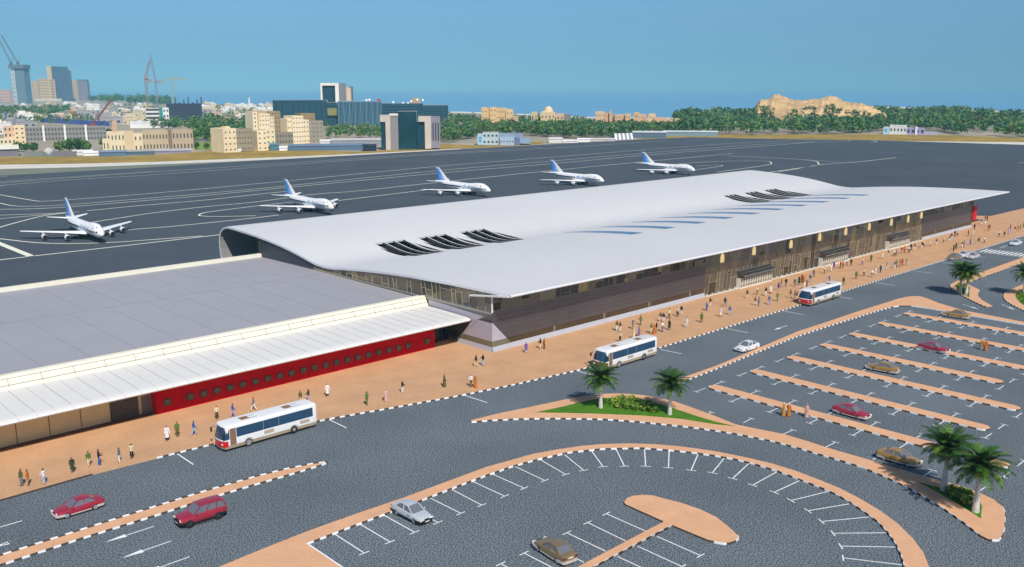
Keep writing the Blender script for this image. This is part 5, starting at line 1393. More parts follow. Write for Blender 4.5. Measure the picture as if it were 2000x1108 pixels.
# --- cream stepped towers
r, p, sc = root_at('apartment_building', 435, 502, 297, 'four storey cream block with balconies and right hand side coloured as shaded', 'building', turn=32); cx = 468.5
block(r, 435, 463, 252, 297, p, sc, cx, wallm('#f1dcb4'), 15, win=(3, 4, .3, .25), parapet=.6)
block(r, 463, 500, 254, 296, p, sc, cx, wallm('#a2967e'), 15, win=(6, 4, .3, .3), parapet=.6, off=1)  # right side: darker copy of the cream, shade put in the colour
block(r, 450, 459, 247, 253, p, sc, cx, wallm('#e8d6b2'), 5, z0=None, name='roof_house', off=5)
r, p, sc = root_at('apartment_building', 497, 562, 282, 'tall stepped cream tower, left of the matching pair', 'building', 'pair of stepped cream towers', turn=28); cx = 529.5
block(r, 497, 506, 218, 282, p, sc, cx, wallm('#f3dfba'), 12, win=(1, 8, .3, .3), off=2)
block(r, 507, 530, 222, 282, p, sc, cx, wallm('#f3dfba'), 14, win=(4, 7, .4, .22))
block(r, 530, 540, 228, 282, p, sc, cx, wallm('#ead5ae'), 12, win=(2, 7, .3, .3), off=1)
block(r, 534, 561, 218, 280, p, sc, cx, wallm('#9b8a6c'), 12, win=(4, 7, .3, .3), off=6)  # right face darkened in its colour as if turned from the light
block(r, 508, 536, 217.5, 222, p, sc, cx, wallm('#b39c78'), 8, name='roof_house', off=6)
r, p, sc = root_at('apartment_building', 502, 544, 294, 'lower cream block with balconies in front of the stepped towers', 'building', turn=24); cx = 523
block(r, 503, 523, 255, 294, p, sc, cx, wallm('#f3dfb8'), 10, win=(2, 4, .3, .25)); block(r, 522, 541, 253, 293, p, sc, cx, wallm('#f0dab0'), 11, win=(2, 4, .4, .2), off=1); block(r, 541, 583, 262, 284, p, sc, cx, wallm('#978a76'), 10, win=(7, 2, .35, .4), off=4, parapet=.5)
r, p, sc = root_at('apartment_building', 562, 640, 280, 'tall stepped cream tower with right side coloured as shaded, right of the matching pair', 'building', 'pair of stepped cream towers', turn=28); cx = 601
block(r, 562, 571, 231, 278, p, sc, cx, wallm('#f3dfba'), 11, win=(2, 4, .3, .3), off=2)
block(r, 571, 594, 226, 280, p, sc, cx, wallm('#f3dfba'), 14, win=(4, 6, .4, .22))
block(r, 594, 607, 234, 280, p, sc, cx, wallm('#f0dbb4'), 12, win=(2, 5, .3, .3), off=1)
block(r, 606, 640, 238, 280, p, sc, cx, wallm('#a09684'), 12, win=(4, 5, .25, .3), off=3, parapet=.6)  # shaded tone of the cream painted on the right side
block(r, 597, 628, 222, 240, p, sc, cx, wallm('#94805c'), 10, win=None, off=6, z0=0, name='upper_wall')
# --- long glass block with the portal tower on it
r, p, sc = root_at('glass_office', 541, 876, 246, 'very long low office block of blue green ribbed glass', 'building'); cx = 708.5
segs = [(541, 641, 196, 8), (640, 664, 201, 16), (663, 746, 198, 6), (745, 826, 203, 14), (825, 876, 207, 18)]
for k, (x0, x1, yt, off) in enumerate(segs):
    o, lx, w, zb, zt = block(r, x0, x1, yt, 246, p, sc, cx, M_wteal, 40, name='glass_wall', off=off, roofm=M_flat, z0=0)
    q = MB(); n = int((x1-x0)/2.6)
    if k in (0, 2):
        for i in range(n+1): q.box((lx-w/2+w*i/n, off-.2, 0), (.5 if i % 4 else .9, .5, zt))
    else:
        for i in range(7): q.box((lx, off-.2, zt*(i+.6)/7.4), (w, .5, zt*.05))
        for i in range(n//3+1): q.box((lx-w/2+w*i/(n//3), off-.25, 0), (.5, .5, zt))
    q.box((lx, off-.2, zt-1.0), (w, .6, 1.2))
    q.build('facade_rib', mat('facade_rib', '#6f93a6', .4, .2, var=.2) if k == 2 else mat('facade_rib_dark', '#33586a', .4, .2, var=.2), o)
block(r, 642, 661, 212, 226, p, sc, cx, wallm('#8f8a52'), 2, name='olive_panel', off=13)
for k, (x, y) in enumerate([(708, 196), (716, 193), (722, 192), (768, 197), (787, 199), (797, 199), (803, 195), (815, 192), (826, 193)]):
    q = MB(); rr = 2.2*sc
    q.tube((0, 0, 0), (0, 0, 2.2*sc), .5*sc, n=6); q.tube((0, -.3, 2.2*sc), (rr*.5, -2.0, 3.6*sc), rr*.25, rr, n=10)
    o = q.build('satellite_dish', wallm('#efe9e0'), r); o.location = ((x-cx)*sc, 20, height_at(p, y+7))
q = MB(); q.box(((741-cx)*sc, 10, height_at(p, 199)), (6.5*sc, .6, 5*sc)); q.build('red_roof_sign', mat('far_red', '#b02a4a', .6), r)
block(r, 806, 822, 192, 204, p, sc, cx, wallm('#b39a7c'), 8, name='roof_plant', off=24)
r, p, sc = root_at('portal_tower', 628, 692, 238, 'office tower with a white portal frame and dark glass, rising behind the long glass block', 'tower'); cx = 660
block(r, 628.5, 632, 162, 238, p, sc, cx, wallm('#eee6d6'), 14, name='frame_leg', off=40, z0=0); block(r, 657, 664, 162, 238, p, sc, cx, wallm('#eee6d6'), 14, name='frame_leg', off=40, z0=0)
block(r, 632, 657, 162, 167, p, sc, cx, wallm('#eee6d6'), 14, name='frame_beam', off=40); block(r, 632, 657, 167, 238, p, sc, cx, M_wteal, 10, name='glass_wall', off=43, z0=0)
block(r, 664, 678, 162.5, 238, p, sc, cx, wallm('#7c7b80'), 12, off=46, z0=0)
q = MB(); q.tube(((682-cx)*sc, 50, 0), ((682-cx)*sc, 50, height_at(p, 171)), 6.5*sc, n=18); q.build('round_tower', wallm('#d9c0a0'), r, smooth=40)
block(r, 684, 692, 169, 238, p, sc, cx, wallm('#55606a'), 10, off=52, z0=0)
# --- twin pylon office near the apron
r, p, sc = root_at('portal_office', 744, 861, 293, 'dark glass office between two beige stone pylons close to the apron', 'building'); cx = 802.5
block(r, 755, 764, 225, 293, p, sc, cx, wallm('#cfc0ae'), 10, name='pylon'); block(r, 764, 779, 225, 293, p, sc, cx, wallm('#8f8a8a'), 10, name='pylon', off=1)  # grey right face: the pylon's shade is put into its colour
block(r, 745, 756, 225, 238, p, sc, cx, wallm('#cfc0ae'), 9, name='pylon_arm'); block(r, 746, 755, 238, 292, p, sc, cx, M_wteal, 8, name='glass_wall', off=1)
block(r, 763, 779.5, 222.5, 226, p, sc, cx, wallm('#e9dfd2'), 11, name='pylon_cap', off=.5)
block(r, 779, 815, 218, 293, p, sc, cx, mat('dark_teal_glass', '#123c46', .1, var=.3, scale=.15, spec=.6), 14, name='glass_wall', off=4, roofm=M_flat)
block(r, 815, 831, 238, 291, p, sc, cx, M_wteal, 10, name='glass_wall', off=2)
block(r, 818, 842, 227.5, 238, p, sc, cx, wallm('#cfc0ae'), 10, name='pylon_arm'); block(r, 830, 842, 238, 291, p, sc, cx, wallm('#cfc0ae'), 10, name='pylon'); o, lx, w, zb, zt = block(r, 842, 860, 228, 290, p, sc, cx, wallm('#8d848a'), 10, name='pylon', off=1)  # last block is the right pylon's face, coloured as shaded
for k in range(3):
    wo = bpy.data.objects.new('window', win_mesh(2.0*sc, 34*sc, M_wnavy)); col.objects.link(wo); wo.parent = o; wo.location = (lx-w/2+(4+5*k)*sc, .85, 6)
p0 = g(815, 291); q = MB(); q.tube((p0.x, p0.y, 0), (p0.x, p0.y, height_at(p0, 216)), .22, .14); tag(q.build('flag_pole', wallm('#d8dcdc')), 'tall pale pole before the dark glass office', 'pole')
# --- lattice cranes
def lattice(m, a, b, w, n, r_=.18, mi=0):
    a, b = Vector(a), Vector(b); t = (b-a).normalized(); s1 = t.orthogonal().normalized()*w/2; s2 = t.cross(s1)
    for i in range(4):
        u = (s1, s2, -s1, -s2)[i]; m.tube(a+u, b+u, r_, n=4, mi=mi)
    for k in range(n):
        c0, c1 = a.lerp(b, k/n), a.lerp(b, (k+1)/n)
        for i in range(4):
            U = (s1, s2, -s1, -s2); m.tube(c0+U[i], c1+U[(i+1) % 4], r_*.6, n=3, mi=mi)
def crane(x, yb, yt, jib, tail, mcol, label, w=2.2, group='construction cranes', rr=.3):
    p = g(x, yb); p.z = 0
    root = empty('tower_crane', p, facing(p)); tag(root, label, 'crane', group)
    sc = math.hypot(math.hypot(p.x, p.y), CAM_H)/F_PX*math.cos(math.atan(abs(x-1000)/F_PX))
    zt = height_at(p, yt); mm = mat('crane_'+mcol.strip('#'), mcol, .6, var=.1)
    m = MB(); lattice(m, (0, 0, 0), (0, 0, zt), w, max(8, int(zt/4)), rr); m.build('mast', mm, root)
    m = MB(); m.box((0, 0, zt-1.5), (w*1.5, w*1.5, 3.2)); m.build('cab', mm, root)
    for nm, (jx, jy) in (('jib', jib), ('counter_jib', tail)):
        m = MB(); lattice(m, (0, 0, zt+1), ((jx-x)*sc, 0, height_at(p, jy)), w*.7, 12, rr*.8)
        if nm == 'counter_jib': m.box(((jx-x)*sc, 0, height_at(p, jy)-2.5), (w*1.6, w, 4))
        m.build(nm, mm, root)
    m = MB(); m.tube((0, 0, zt), (0, 0, zt+7*sc), .5, .2); m.tube((0, 0, zt+7*sc), ((jib[0]-x)*sc*.8, 0, zt+(height_at(p, jib[1])-zt)*.8+1), .15, n=4); m.build('top_mast', mm, root)
crane(291, 234, 152, (301, 118), (297, 158), '#9a8a88', 'pinkish grey tower crane with steep jib, leftmost of the three cranes', w=3.6, rr=.45)
crane(309, 226, 158, (303, 106), (318, 161), '#8b93a6', 'blue grey tower crane with upright jib, middle one of three', w=3.6, rr=.45)
crane(340, 205, 155, (317, 158), (363, 155), '#b5a86a', 'yellowish tower crane with level jib above the dark netted building', w=3.6, rr=.45)
crane(797, 292, 256, (781, 262), (800, 255), '#c08a3a', 'small orange crane before the dark glass office', w=1.4, group='small site cranes', rr=.2)
p0 = g(180, 247); q = MB(); sc_ = math.hypot(p0.x, p0.y)/F_PX; fz = facing(p0)
ex = Vector((math.cos(fz), math.sin(fz), 0))*(36*sc_); lattice(q, (p0.x, p0.y, 2), (p0.x+ex.x, p0.y+ex.y, height_at(p0, 194)), 1.8, 18, .32)
q.box((p0.x, p0.y, 0), (6, 5, 3)); tag(q.build('crawler_crane', mat('crane_rust', '#8a4a44', .6, var=.1)), 'dark red crawler crane with a long slanting boom over the town', 'crane')
# --- tower under construction and far towers
r, p, sc = root_at('construction_tower', 26, 55, 203, 'tall grey tower shell with two luffing cranes on top, far left', 'tower', turn=-30); cx = 40
block(r, 27.5, 34, 133, 203, p, sc, cx, wallm('#b9bfb8'), 30, z0=0, win=(1, 8, .3, .3)); block(r, 34, 51.5, 131, 203, p, sc, cx, wallm('#6d8494'), 28, z0=0, off=2, win=(4, 18, .4, .3), wm=M_wnavy)
block(r, 24.5, 54, 126.5, 134, p, sc, cx, wallm('#5f7080'), 34, name='top_deck', off=-3)
for x, jx, jy, lab in ((30, 10.5, 67, 'left'), (43, 20.5, 69, 'right')):
    cr, p2, s2 = root_at('luffing_crane', x-2, x+2, 203, '%s one of two luffing cranes on the grey tower shell at the far left' % lab, 'crane', 'cranes on the grey tower shell')
    m = MB(); z0 = height_at(p2, 127); m.box((0, 10, z0), (5*sc, 4*sc, 5*sc)); m.build('cab', wallm('#4c5560'), cr)
    m = MB(); lattice(m, (0, 10, z0+4*sc), ((jx-x)*sc, 10, height_at(p2, jy)), 3.2, 16, .55); m.build('jib', wallm('#6d6878'), cr)
    m = MB(); m.tube((2*sc, 10, z0), (3.5*sc, 10, height_at(p2, 112)), .7); m.build('back_mast', wallm('#6d6878'), cr)
r, p, sc = root_at('tower_block', 69, 137, 198, 'tan and dark glass tower group, tallest of the far left skyline', 'tower', turn=-12); cx = 103
block(r, 69, 80, 158, 198, p, sc, cx, wallm('#c8a884'), 26, z0=0, win=(2, 9, .4, .35)); block(r, 79, 98, 154, 198, p, sc, cx, wallm('#cdb08a'), 28, z0=0, off=6, win=(4, 8, .6, .35)); block(r, 97, 105.5, 129, 198, p, sc, cx, wallm('#c9b48a'), 30, z0=0, off=4)
block(r, 105, 132, 130, 198, p, sc, cx, mat('slate_glass', '#3f5a68', .2, var=.2, scale=.1, spec=.5), 30, name='glass_wall', z0=0, off=6); block(r, 109, 137, 137, 198, p, sc, cx, mat('slate_glass_2', '#47566e', .2, var=.2, scale=.1, spec=.5), 28, name='glass_wall', z0=0, off=2)
block(r, 100, 110, 155, 198, p, sc, cx, wallm('#c2a280'), 20, z0=0, win=(1, 8, .5, .35)); block(r, 72, 120, 193, 199, p, sc, cx, wallm('#c9bfa6'), 20, name='podium', z0=0, off=-6)
r, p, sc = root_at('tower_block', 145, 173, 197, 'tan and mauve tower with stacked balconies, right end of the far towers', 'tower', turn=-15); cx = 159
block(r, 145, 154, 157, 197, p, sc, cx, wallm('#c9b08a'), 24, z0=0, win=(2, 9, .5, .35)); block(r, 154, 172, 159, 197, p, sc, cx, wallm('#8a8090'), 24, z0=0, off=2, win=(4, 9, .4, .35)); block(r, 154, 171, 155.5, 161, p, sc, cx, wallm('#55707c'), 20, name='top_floor', off=4)
r, p, sc = root_at('apartment_building', -4, 26, 199, 'pinkish apartment block at the left edge beside the grey tower shell', 'building'); block(r, 4, 20, 175, 199, p, sc, 11, wallm('#c9a48e'), 20, z0=0, win=(4, 4, .4, .4)); block(r, -4, 27, 178, 199, p, sc, 11, wallm('#a08fa0'), 18, z0=0, off=5)
r, p, sc = root_at('netted_building', 330, 396, 238, 'long building under construction wrapped in dark navy netting', 'building'); cx = 363
o, lx, w, zb, zt = block(r, 330, 394, 203, 238, p, sc, cx, M_wnavy, 40, z0=0, name='netted_wall')
q = MB()
for k in range(5): q.box((lx, -.2, zt*(k+.5)/5), (w, .4, .8))
for k in range(9): q.box((lx-w/2+w*k/8, 8, zt), (1.5, 1.5, 2+3*(k % 3)))
q.build('floor_slab', wallm('#3d4658'), o)
r, p, sc = root_at('white_office', 288, 330, 243, 'white banded office with a teal stair strip, left of the netted building', 'building'); cx = 309
o, lx, w, zb, zt = block(r, 288, 313, 212, 243, p, sc, cx, wallm('#e6e2da'), 22, z0=0)
q = MB()
for k in range(4): q.box((lx, -.15, zt*(k+.45)/4), (w*.96, .3, zt*.12))
q.build('window_band', M_wind, o)
block(r, 312, 319, 211, 243, p, sc, cx, mat('teal_panel', '#2f8f8c', .5), 18, z0=0, name='stair_strip'); block(r, 319, 330, 211, 243, p, sc, cx, wallm('#e8e6e2'), 18, z0=0, win=(2, 3, .5, .4))
p0 = g(487, 206); q = MB(); zt = height_at(p0, 190); q.tube((p0.x, p0.y, 0), (p0.x, p0.y, zt*.82), 2.4, 1.8, n=10); q.tube((p0.x, p0.y, zt*.82), (p0.x, p0.y, zt*.86), 3.0, 3.0, n=10); q.tube((p0.x, p0.y, zt*.86), (p0.x, p0.y, zt), 1.6, .3, n=10)
tag(q.build('minaret', wallm('#f0eee8'), smooth=40), 'single slim white minaret on the far shore', 'minaret')
# --- low sheds in front of the cream towers and the pylons
shed(566, 714, 294, 285, '#5a7086', '#70859a', 'very long blue grey shed at the foot of the cream towers', depth=16, name='long_shed')
shed(626, 668, 284, 276, '#d9d6d2', '#efece6', 'white curved roof hall left of the long canopy hall', depth=14)
shed(648, 752, 284, 274, '#8f9399', '#cfc8c2', 'pale long hall with a shallow roof, behind the dark box shed', depth=18, name='long_shed')
shed(709, 735, 295.5, 285, '#1f2a3c', '#2a3346', 'dark navy box shed left of the stone pylons')
shed(546, 566, 294.5, 289, '#f0efee', '#f4f3f0', 'white container at the foot of the lower cream block')
shed(528, 545, 294.5, 283, '#4d7684', '#5a8494', 'teal grey hut at the foot of the lower cream block')
shed(436, 470, 297.5, 294, '#efe6d8', '#f2eadc', 'cream garden wall hut at the foot of the four storey cream block', depth=5)
# --- blue white sheds and low walls in the middle
r, p, sc = root_at('blue_white_building', 932, 1036, 284, 'low pale blue and white flat roofed building at the apron edge', 'building'); cx = 984
block(r, 933, 944, 262, 283, p, sc, cx, wallm('#a9c9d8'), 12, win=(1, 1, .4, .5), wm=mat('sky_blue_panel', '#5aa6d8', .5)); block(r, 943, 974, 259, 283.5, p, sc, cx, wallm('#b9c9d0'), 14, win=(4, 2, .5, .3), off=1, roofm=M_flat)
block(r, 976, 1004, 269, 284.5, p, sc, cx, wallm('#a9bcd2'), 12, win=(5, 1, .35, .2)); block(r, 1004, 1015, 270, 284.5, p, sc, cx, wallm('#6a7694'), 12, off=1); block(r, 974, 1022, 262, 272, p, sc, cx, wallm('#8d9aa8'), 10, off=8, z0=0, name='upper_wall'); block(r, 1012, 1036, 271, 281, p, sc, cx, wallm('#8fa6b8'), 10, off=3)
shed(1072, 1098, 279, 271.5, '#dcdad6', '#e4e2de', 'small white flat shed right of the blue white building', depth=9)
shed(1100, 1128, 279, 275.5, '#e8e4e0', '#e6e2de', 'very low white wall shed in the middle of the apron edge', depth=5)
shed(1128, 1152, 277.5, 272.5, '#f2f0ee', '#f4f2f0', 'bright white low container shed at the apron edge', depth=6)
shed(1152, 1200, 276, 272.5, '#cfc9c4', '#d6d0ca', 'pale grey low shed left of the striped ramp', depth=6)
p0, p1, p2, p3 = g(1202, 273.5), g(1236, 272), g(1238, 261.5), g(1205, 260.5)
q = MB(); n = 9
p0, p1 = g(1202, 273.5), g(1237, 272.3); up = height_at((p0+p1)/2, 260); bk = Vector((AX[1], AY[1], 0)).normalized()*9
for k in range(n):
    a = p0.lerp(p1, k/n); b = p0.lerp(p1, (k+1)/n)
    q.add([a, b, b+bk+Vector((0, 0, up-.6)), a+bk+Vector((0, 0, up-.6)), a-Vector((0, 0, .3)), b-Vector((0, 0, .3)), b+bk-Vector((0, 0, .3)), a+bk-Vector((0, 0, .3))], [(0, 1, 2, 3), (3, 2, 6, 7), (0, 3, 7, 4), (1, 5, 6, 2)], k % 2)
tag(q.build('striped_ramp', [wallm('#eceae8'), wallm('#8d9094')], fix=False), 'white and grey striped sloping roof panel at the apron edge', 'sloping roof')
shed(1236, 1300, 270, 259, '#5c6f80', '#d9dcda', 'long blue shed with white roof right of the striped ramp', depth=14, name='long_shed')
shed(1296, 1400, 266, 258, '#7d97a0', '#cfd6d4', 'long pale roofed shed before the sand coloured fort', depth=10, name='long_shed')
# --- sand coloured resort
def fort(name, x0, x1, yb, blocks, label, dep=14, cat='building', turn=0):
    r, p, sc = root_at(name, x0, x1, yb, label, cat, turn=turn); cx = (x0+x1)/2
    for (a, b, t, w, off, cc) in blocks: block(r, a, b, t, yb, p, sc, cx, wallm(cc), dep, z0=0, win=w, off=off, parapet=.9)
    return r, p, sc, cx
fort('resort_building', 941, 1012, 248, [(941, 953, 212, (2, 3, .3, .2), 0, '#e2bd86'), (953, 962, 214, None, 3, '#d9b37c'), (957, 970, 211.5, (2, 4, .3, .2), 1, '#e2bd86'), (968, 990, 213, (5, 3, .35, .2), 4, '#dcb680'), (988, 1002, 216, (2, 3, .3, .2), 2, '#e4c088'), (1001, 1012, 229, None, 0, '#c9a888')], 'sand yellow resort block with stepped towers, standing alone above the trees')
r, p, sc, cx = fort('dome_pavilion', 1038, 1114, 250, [(1038, 1050, 221, (2, 2, .3, .3), 4, '#dcc092'), (1056, 1084, 221, (4, 2, .3, .3), 2, '#e2c494'), (1086, 1101, 224, (2, 2, .3, .3), 4, '#d6b890'), (1100, 1114, 225.5, None, 6, '#8f7f78')], 'sand coloured pavilion under a large round dome')
q = MB(); rr = 9.5*sc; rings = []
for k in range(10):
    a = R(k*10); rings.append([((1071-cx)*sc+rr*math.cos(a)*math.cos(t), 10+rr*math.cos(a)*math.sin(t), height_at(p, 221)+1.35*rr*math.sin(a)) for t in [2*math.pi*i/20 for i in range(20)]])
q.loft(rings); q.build('dome', wallm('#e6cca0'), r, smooth=60)
q = MB(); rr = 5*sc; rings = []
for k in range(10):
    a = R(k*10); rings.append([((1062-cx)*sc+rr*math.cos(a)*math.cos(t), 6+rr*math.cos(a)*math.sin(t), height_at(p, 222)+rr*math.sin(a)) for t in [2*math.pi*i/16 for i in range(16)]])
q.loft(rings); q.build('small_dome', wallm('#dfc398'), r, smooth=60)
fort('fort_building', 1163, 1236, 252, [(1163, 1180, 220, (3, 3, .3, .2), 0, '#dfbd96'), (1178, 1192, 223, (2, 3, .3, .2), 5, '#cfa986'), (1190, 1194, 219, None, 2, '#d9b38e'), (1193, 1202, 227, None, 7, '#b9957a'), (1200, 1222, 226, (4, 3, .3, .2), 3, '#dcb68a'), (1220, 1231, 224.5, (2, 3, .3, .2), 0, '#e2be92')], 'sand coloured fort like block with square corner towers, left of its neighbour')
fort('fort_building', 1236, 1328, 254, [(1238, 1249, 222, (1, 3, .3, .2), 0, '#e0ba8e'), (1247, 1262, 226, (3, 3, .3, .2), 3, '#dcb68a'), (1260, 1268, 233, None, 1, '#e4c298'), (1266, 1280, 225, (3, 3, .3, .25), 8, '#e2c69c'), (1276, 1300, 232, (4, 2, .3, .25), 4, '#d6b088'), (1280, 1313, 236, (6, 2, .3, .25), 1, '#e0ba90'), (1316, 1327, 234, (1, 2, .3, .25), 0, '#e2c094')], 'long sand coloured fort row with low towers, right of its neighbour')
r, p, sc = root_at('white_villa', 1728, 1830, 263, 'white and violet grey flat roofed building before the right hand wood', 'building'); cx = 1779
block(r, 1729, 1739, 249, 263, p, sc, cx, wallm('#bcd8e0'), 10, win=(1, 1, .4, .5), wm=mat('sky_blue_panel', '#5aa6d8', .5)); block(r, 1740, 1771, 245.5, 263, p, sc, cx, wallm('#d9dad6'), 12, win=(5, 1, .4, .3), off=1); block(r, 1770, 1803, 250, 264.5, p, sc, cx, wallm('#a39cc0'), 10, win=(4, 1, .5, .4), off=2, wm=M_wnavy); block(r, 1786, 1790, 248, 264, p, sc, cx, wallm('#efeaf4'), 9, off=1); block(r, 1803, 1826, 259, 264, p, sc, cx, wallm('#b3b0c6'), 8, off=4)

# --- low houses of the town
HG = 'far low-rise houses of the town'
cols = {'white': '#e9e6de', 'beige': '#d6c6a8', 'pinkish': '#cdb0a0', 'grey': '#a5a3a3'}
roofs = {'white': '#ddd8cc', 'beige': '#bfae90', 'pinkish': '#a98272', 'grey': '#85858a'}
hp = {}
for c in cols:
    q = MB(); q.box((0, 0, 0), (11, 9, 5.2), [0, 1, 0, 0, 0, 0]); q.box((-2, 1, 5.2), (5, 5, 2.6), [0, 1, 0, 0, 0, 0]); q.box((0, -4.6, 5.2), (11.2, .3, .7)); q.box((3.5, 2, 5.2), (1.5, 1.5, 1.4))
    for x in (-3.5, 0, 3.5): q.box((x, -4.53, 1.6), (1.5, .12, 1.6), 2)
    o = q.build('town_house', [wallm(cols[c]), wallm(roofs[c]), M_wind]); o.location = (0, 0, -50); hp[c] = [o, False]
rh = random.Random(4); placed = 0
zones = [(0, 200, 206, 236, 46), (180, 290, 204, 238, 40), (396, 545, 206.5, 229, 62), (0, 60, 232, 268, 8), (200, 300, 236, 250, 14), (395, 545, 230, 240, 10), (560, 1040, 219, 224, 0)]
for x0, x1, y0, y1, n in zones:
    for k in range(n):
        x, y = rh.uniform(x0, x1), y0+(y1-y0)*rh.random()**1.2
        c = rh.choices(list(cols), (5, 4, 1.5, 2))[0]
        o, usedp = hp[c]
        if usedp: o = o.copy(); col.objects.link(o)
        hp[c][1] = True
        p = g(x, y); o.location = (p.x, p.y, -.05); o.rotation_euler = (0, 0, facing(p)+rh.uniform(-.6, .6))
        s = rh.uniform(.8, 1.5); o.scale = (s*rh.uniform(.9, 1.6), s, s*rh.uniform(.7, 1.2))
        tag(o, 'tiny %s flat roofed house among the far low-rise houses of the town' % c, 'house', HG)
for c in cols:
    if not hp[c][1]: bpy.data.objects.remove(hp[c][0])

# --- woods
M_leaf = [mat('wood_leaf_dark', '#35582c', .9, var=.3, scale=.2, spec=.1), mat('wood_leaf_mid', '#5a8038', .9, var=.3, scale=.2, spec=.1), mat('wood_leaf_olive', '#75834a', .9, var=.3, scale=.2, spec=.1), mat('wood_leaf_teal', '#4a7a55', .9, var=.3, scale=.2, spec=.1)]
def clump(m, rw, c, h, r, n, wts):
    cz = c.z+h*.62
    for k in range(n):
        v = Vector((rw.gauss(0, 1), rw.gauss(0, 1), rw.gauss(0, 1))).normalized()*(rw.random()**.45)
        q = Vector((c.x+v.x*r, c.y+v.y*r, cz+v.z*h*.40)); s = r*rw.uniform(.13, .30)
        a = Vector((rw.gauss(0, 1), rw.gauss(0, 1), rw.gauss(0, .7))).normalized()*s; b = Vector((rw.gauss(0, 1), rw.gauss(0, 1), rw.gauss(0, 1))).normalized()*s
        m.add([q-a-b*.6, q+a-b, q+a*.8+b, q-a+b*.7], [(0, 1, 2, 3)], rw.choices(range(4), wts)[0])
def wood(name, rows, n, label, hh=(6, 10), wts=(4, 3, 2, 2), seed=1, leaves=34):
    """rows: [(x, y_near, y_far)] photo columns with the near and far edge of the wood on the ground"""
    rw = random.Random(seed); m = MB()
    for k in range(n):
        t = rw.random()*(len(rows)-1); i = int(t); t -= i
        a, b = rows[i], rows[min(i+1, len(rows)-1)]
        x = a[0]+(b[0]-a[0])*t; yn = a[1]+(b[1]-a[1])*t; yf = a[2]+(b[2]-a[2])*t
        y = yf+(yn-yf)*rw.random()**.8
        p = g(x, y); h = rw.uniform(*hh); wv = list(wts)
        wv[rw.randrange(4)] += 6
        clump(m, rw, p, h, h*rw.uniform(.34, .55), leaves, wv)
    o = m.build(name, M_leaf, fix=False)
    return tag(o, label, 'wood', None, 'stuff')
wood('wood', [(862, 284, 230), (940, 268, 234), (1040, 266, 237), (1120, 272, 240), (1200, 270, 245), (1240, 262, 248), (1340, 259, 248)], 1250, 'broad dark green wood between the pylon office and the striped ramp', seed=2)
wood('wood', [(1325, 262, 238), (1360, 263, 234), (1450, 264, 230), (1560, 263, 238), (1650, 263, 238), (1700, 260, 224), (1720, 256, 224), (1800, 256, 224), (1845, 258, 225), (1880, 265, 226), (2000, 270, 234), (2080, 274, 240)], 1150, 'palm and broadleaf wood below the sandy hills on the right', hh=(8, 13), wts=(3, 3, 2, 3.5), seed=3)
wood('wood', [(1690, 232, 222), (1800, 233, 224), (1850, 232, 222), (1930, 238, 230), (2060, 246, 238)], 230, 'far crest of trees along the beach on the right', hh=(10, 16), seed=12)
wood('wood', [(1322, 246, 236), (1352, 244, 234), (1420, 242, 233), (1480, 242, 234)], 170, 'tall trees left of the sandy hills', hh=(11, 17), seed=13)
wood('wood', [(0, 246, 208), (110, 244, 208), (200, 244, 206), (300, 246, 208), (400, 238, 208), (545, 234, 208)], 420, 'scattered street trees between the far low houses', hh=(5, 10), seed=14, leaves=22)
wood('wood', [(376, 282, 245), (430, 276, 240), (500, 262, 237), (545, 262, 236)], 230, 'dark green wood behind the four storey cream block', hh=(8, 13), wts=(4, 5, 1, 1), seed=4)
wood('wood', [(300, 252, 244), (380, 254, 240)], 60, 'strip of trees below the netted building', hh=(6, 9), seed=5)
wood('wood', [(-20, 228, 214), (60, 228, 214), (135, 226, 214)], 120, 'grey green trees at the foot of the far left towers', hh=(8, 13), wts=(4, 1, 1, 4), seed=6)
wood('wood', [(640, 272, 252), (700, 270, 250), (750, 272, 250)], 120, 'trees and gardens below the long glass office', hh=(4, 7), wts=(3, 4, 3, 1), seed=7)
wood('wood', [(175, 201, 194), (250, 205, 192), (330, 210, 195)], 160, 'low far ridge of trees behind the cranes', hh=(14, 22), wts=(4, 1, 0, 4), seed=8)
wood('wood', [(545, 250, 246), (640, 252, 247)], 30, 'few trees at the left end of the long glass office', hh=(5, 8), seed=9)
# single trees one can tell apart
def tree(px, h, label, seed, wts=(4, 4, 1, 1), spread=.5):
    rw = random.Random(seed); p = g(*px); root = empty('tree', p); tag(root, label, 'tree', 'trees between the near town buildings')
    m = MB(); m.tube((0, 0, 0), (0, 0, h*.45), .28, .16, n=7)
    for k in range(4):
        a = k*1.6; m.tube((0, 0, h*.35), (math.cos(a)*h*.2, math.sin(a)*h*.2, h*.62), .12, .05, n=5)
    m.build('trunk', mat('tree_bark', '#5c4a38', .9, var=.2, scale=3), root)
    m = MB(); clump(m, rw, Vector((0, 0, 0)), h, h*spread, 240, wts); m.build('crown', M_leaf, root, fix=False)
for k, (px, h, lab) in enumerate([((36, 297), 6, 'small green tree left of the globe dome'), ((50, 297), 5.5, 'round green bush tree beside the globe dome, on its left'), ((66, 298), 6, 'bushy tree just left of the globe dome wall'), ((118, 298), 7, 'green tree just right of the globe dome'), ((136, 297), 8, 'taller green tree second right of the globe dome'),
                  ((152, 297), 8.5, 'tall green tree third right of the globe dome'), ((168, 297), 7, 'brownish green tree beside the pale garden wall'), ((206, 290), 7, 'tree at the left end of the cream long building'), ((212, 272), 8, 'reddish tree between the terrace and the cream long building'), ((384, 291), 4.5, 'bush at the left end of the green lawn'), ((404, 292), 4.2, 'bush in front of the green lawn'), ((424, 292), 4, 'bush left of the four storey cream block')]):
    tree(px, h, lab, 40+k, (2, 6, 2, 1) if k != 8 else (1, 1, 6, 0))
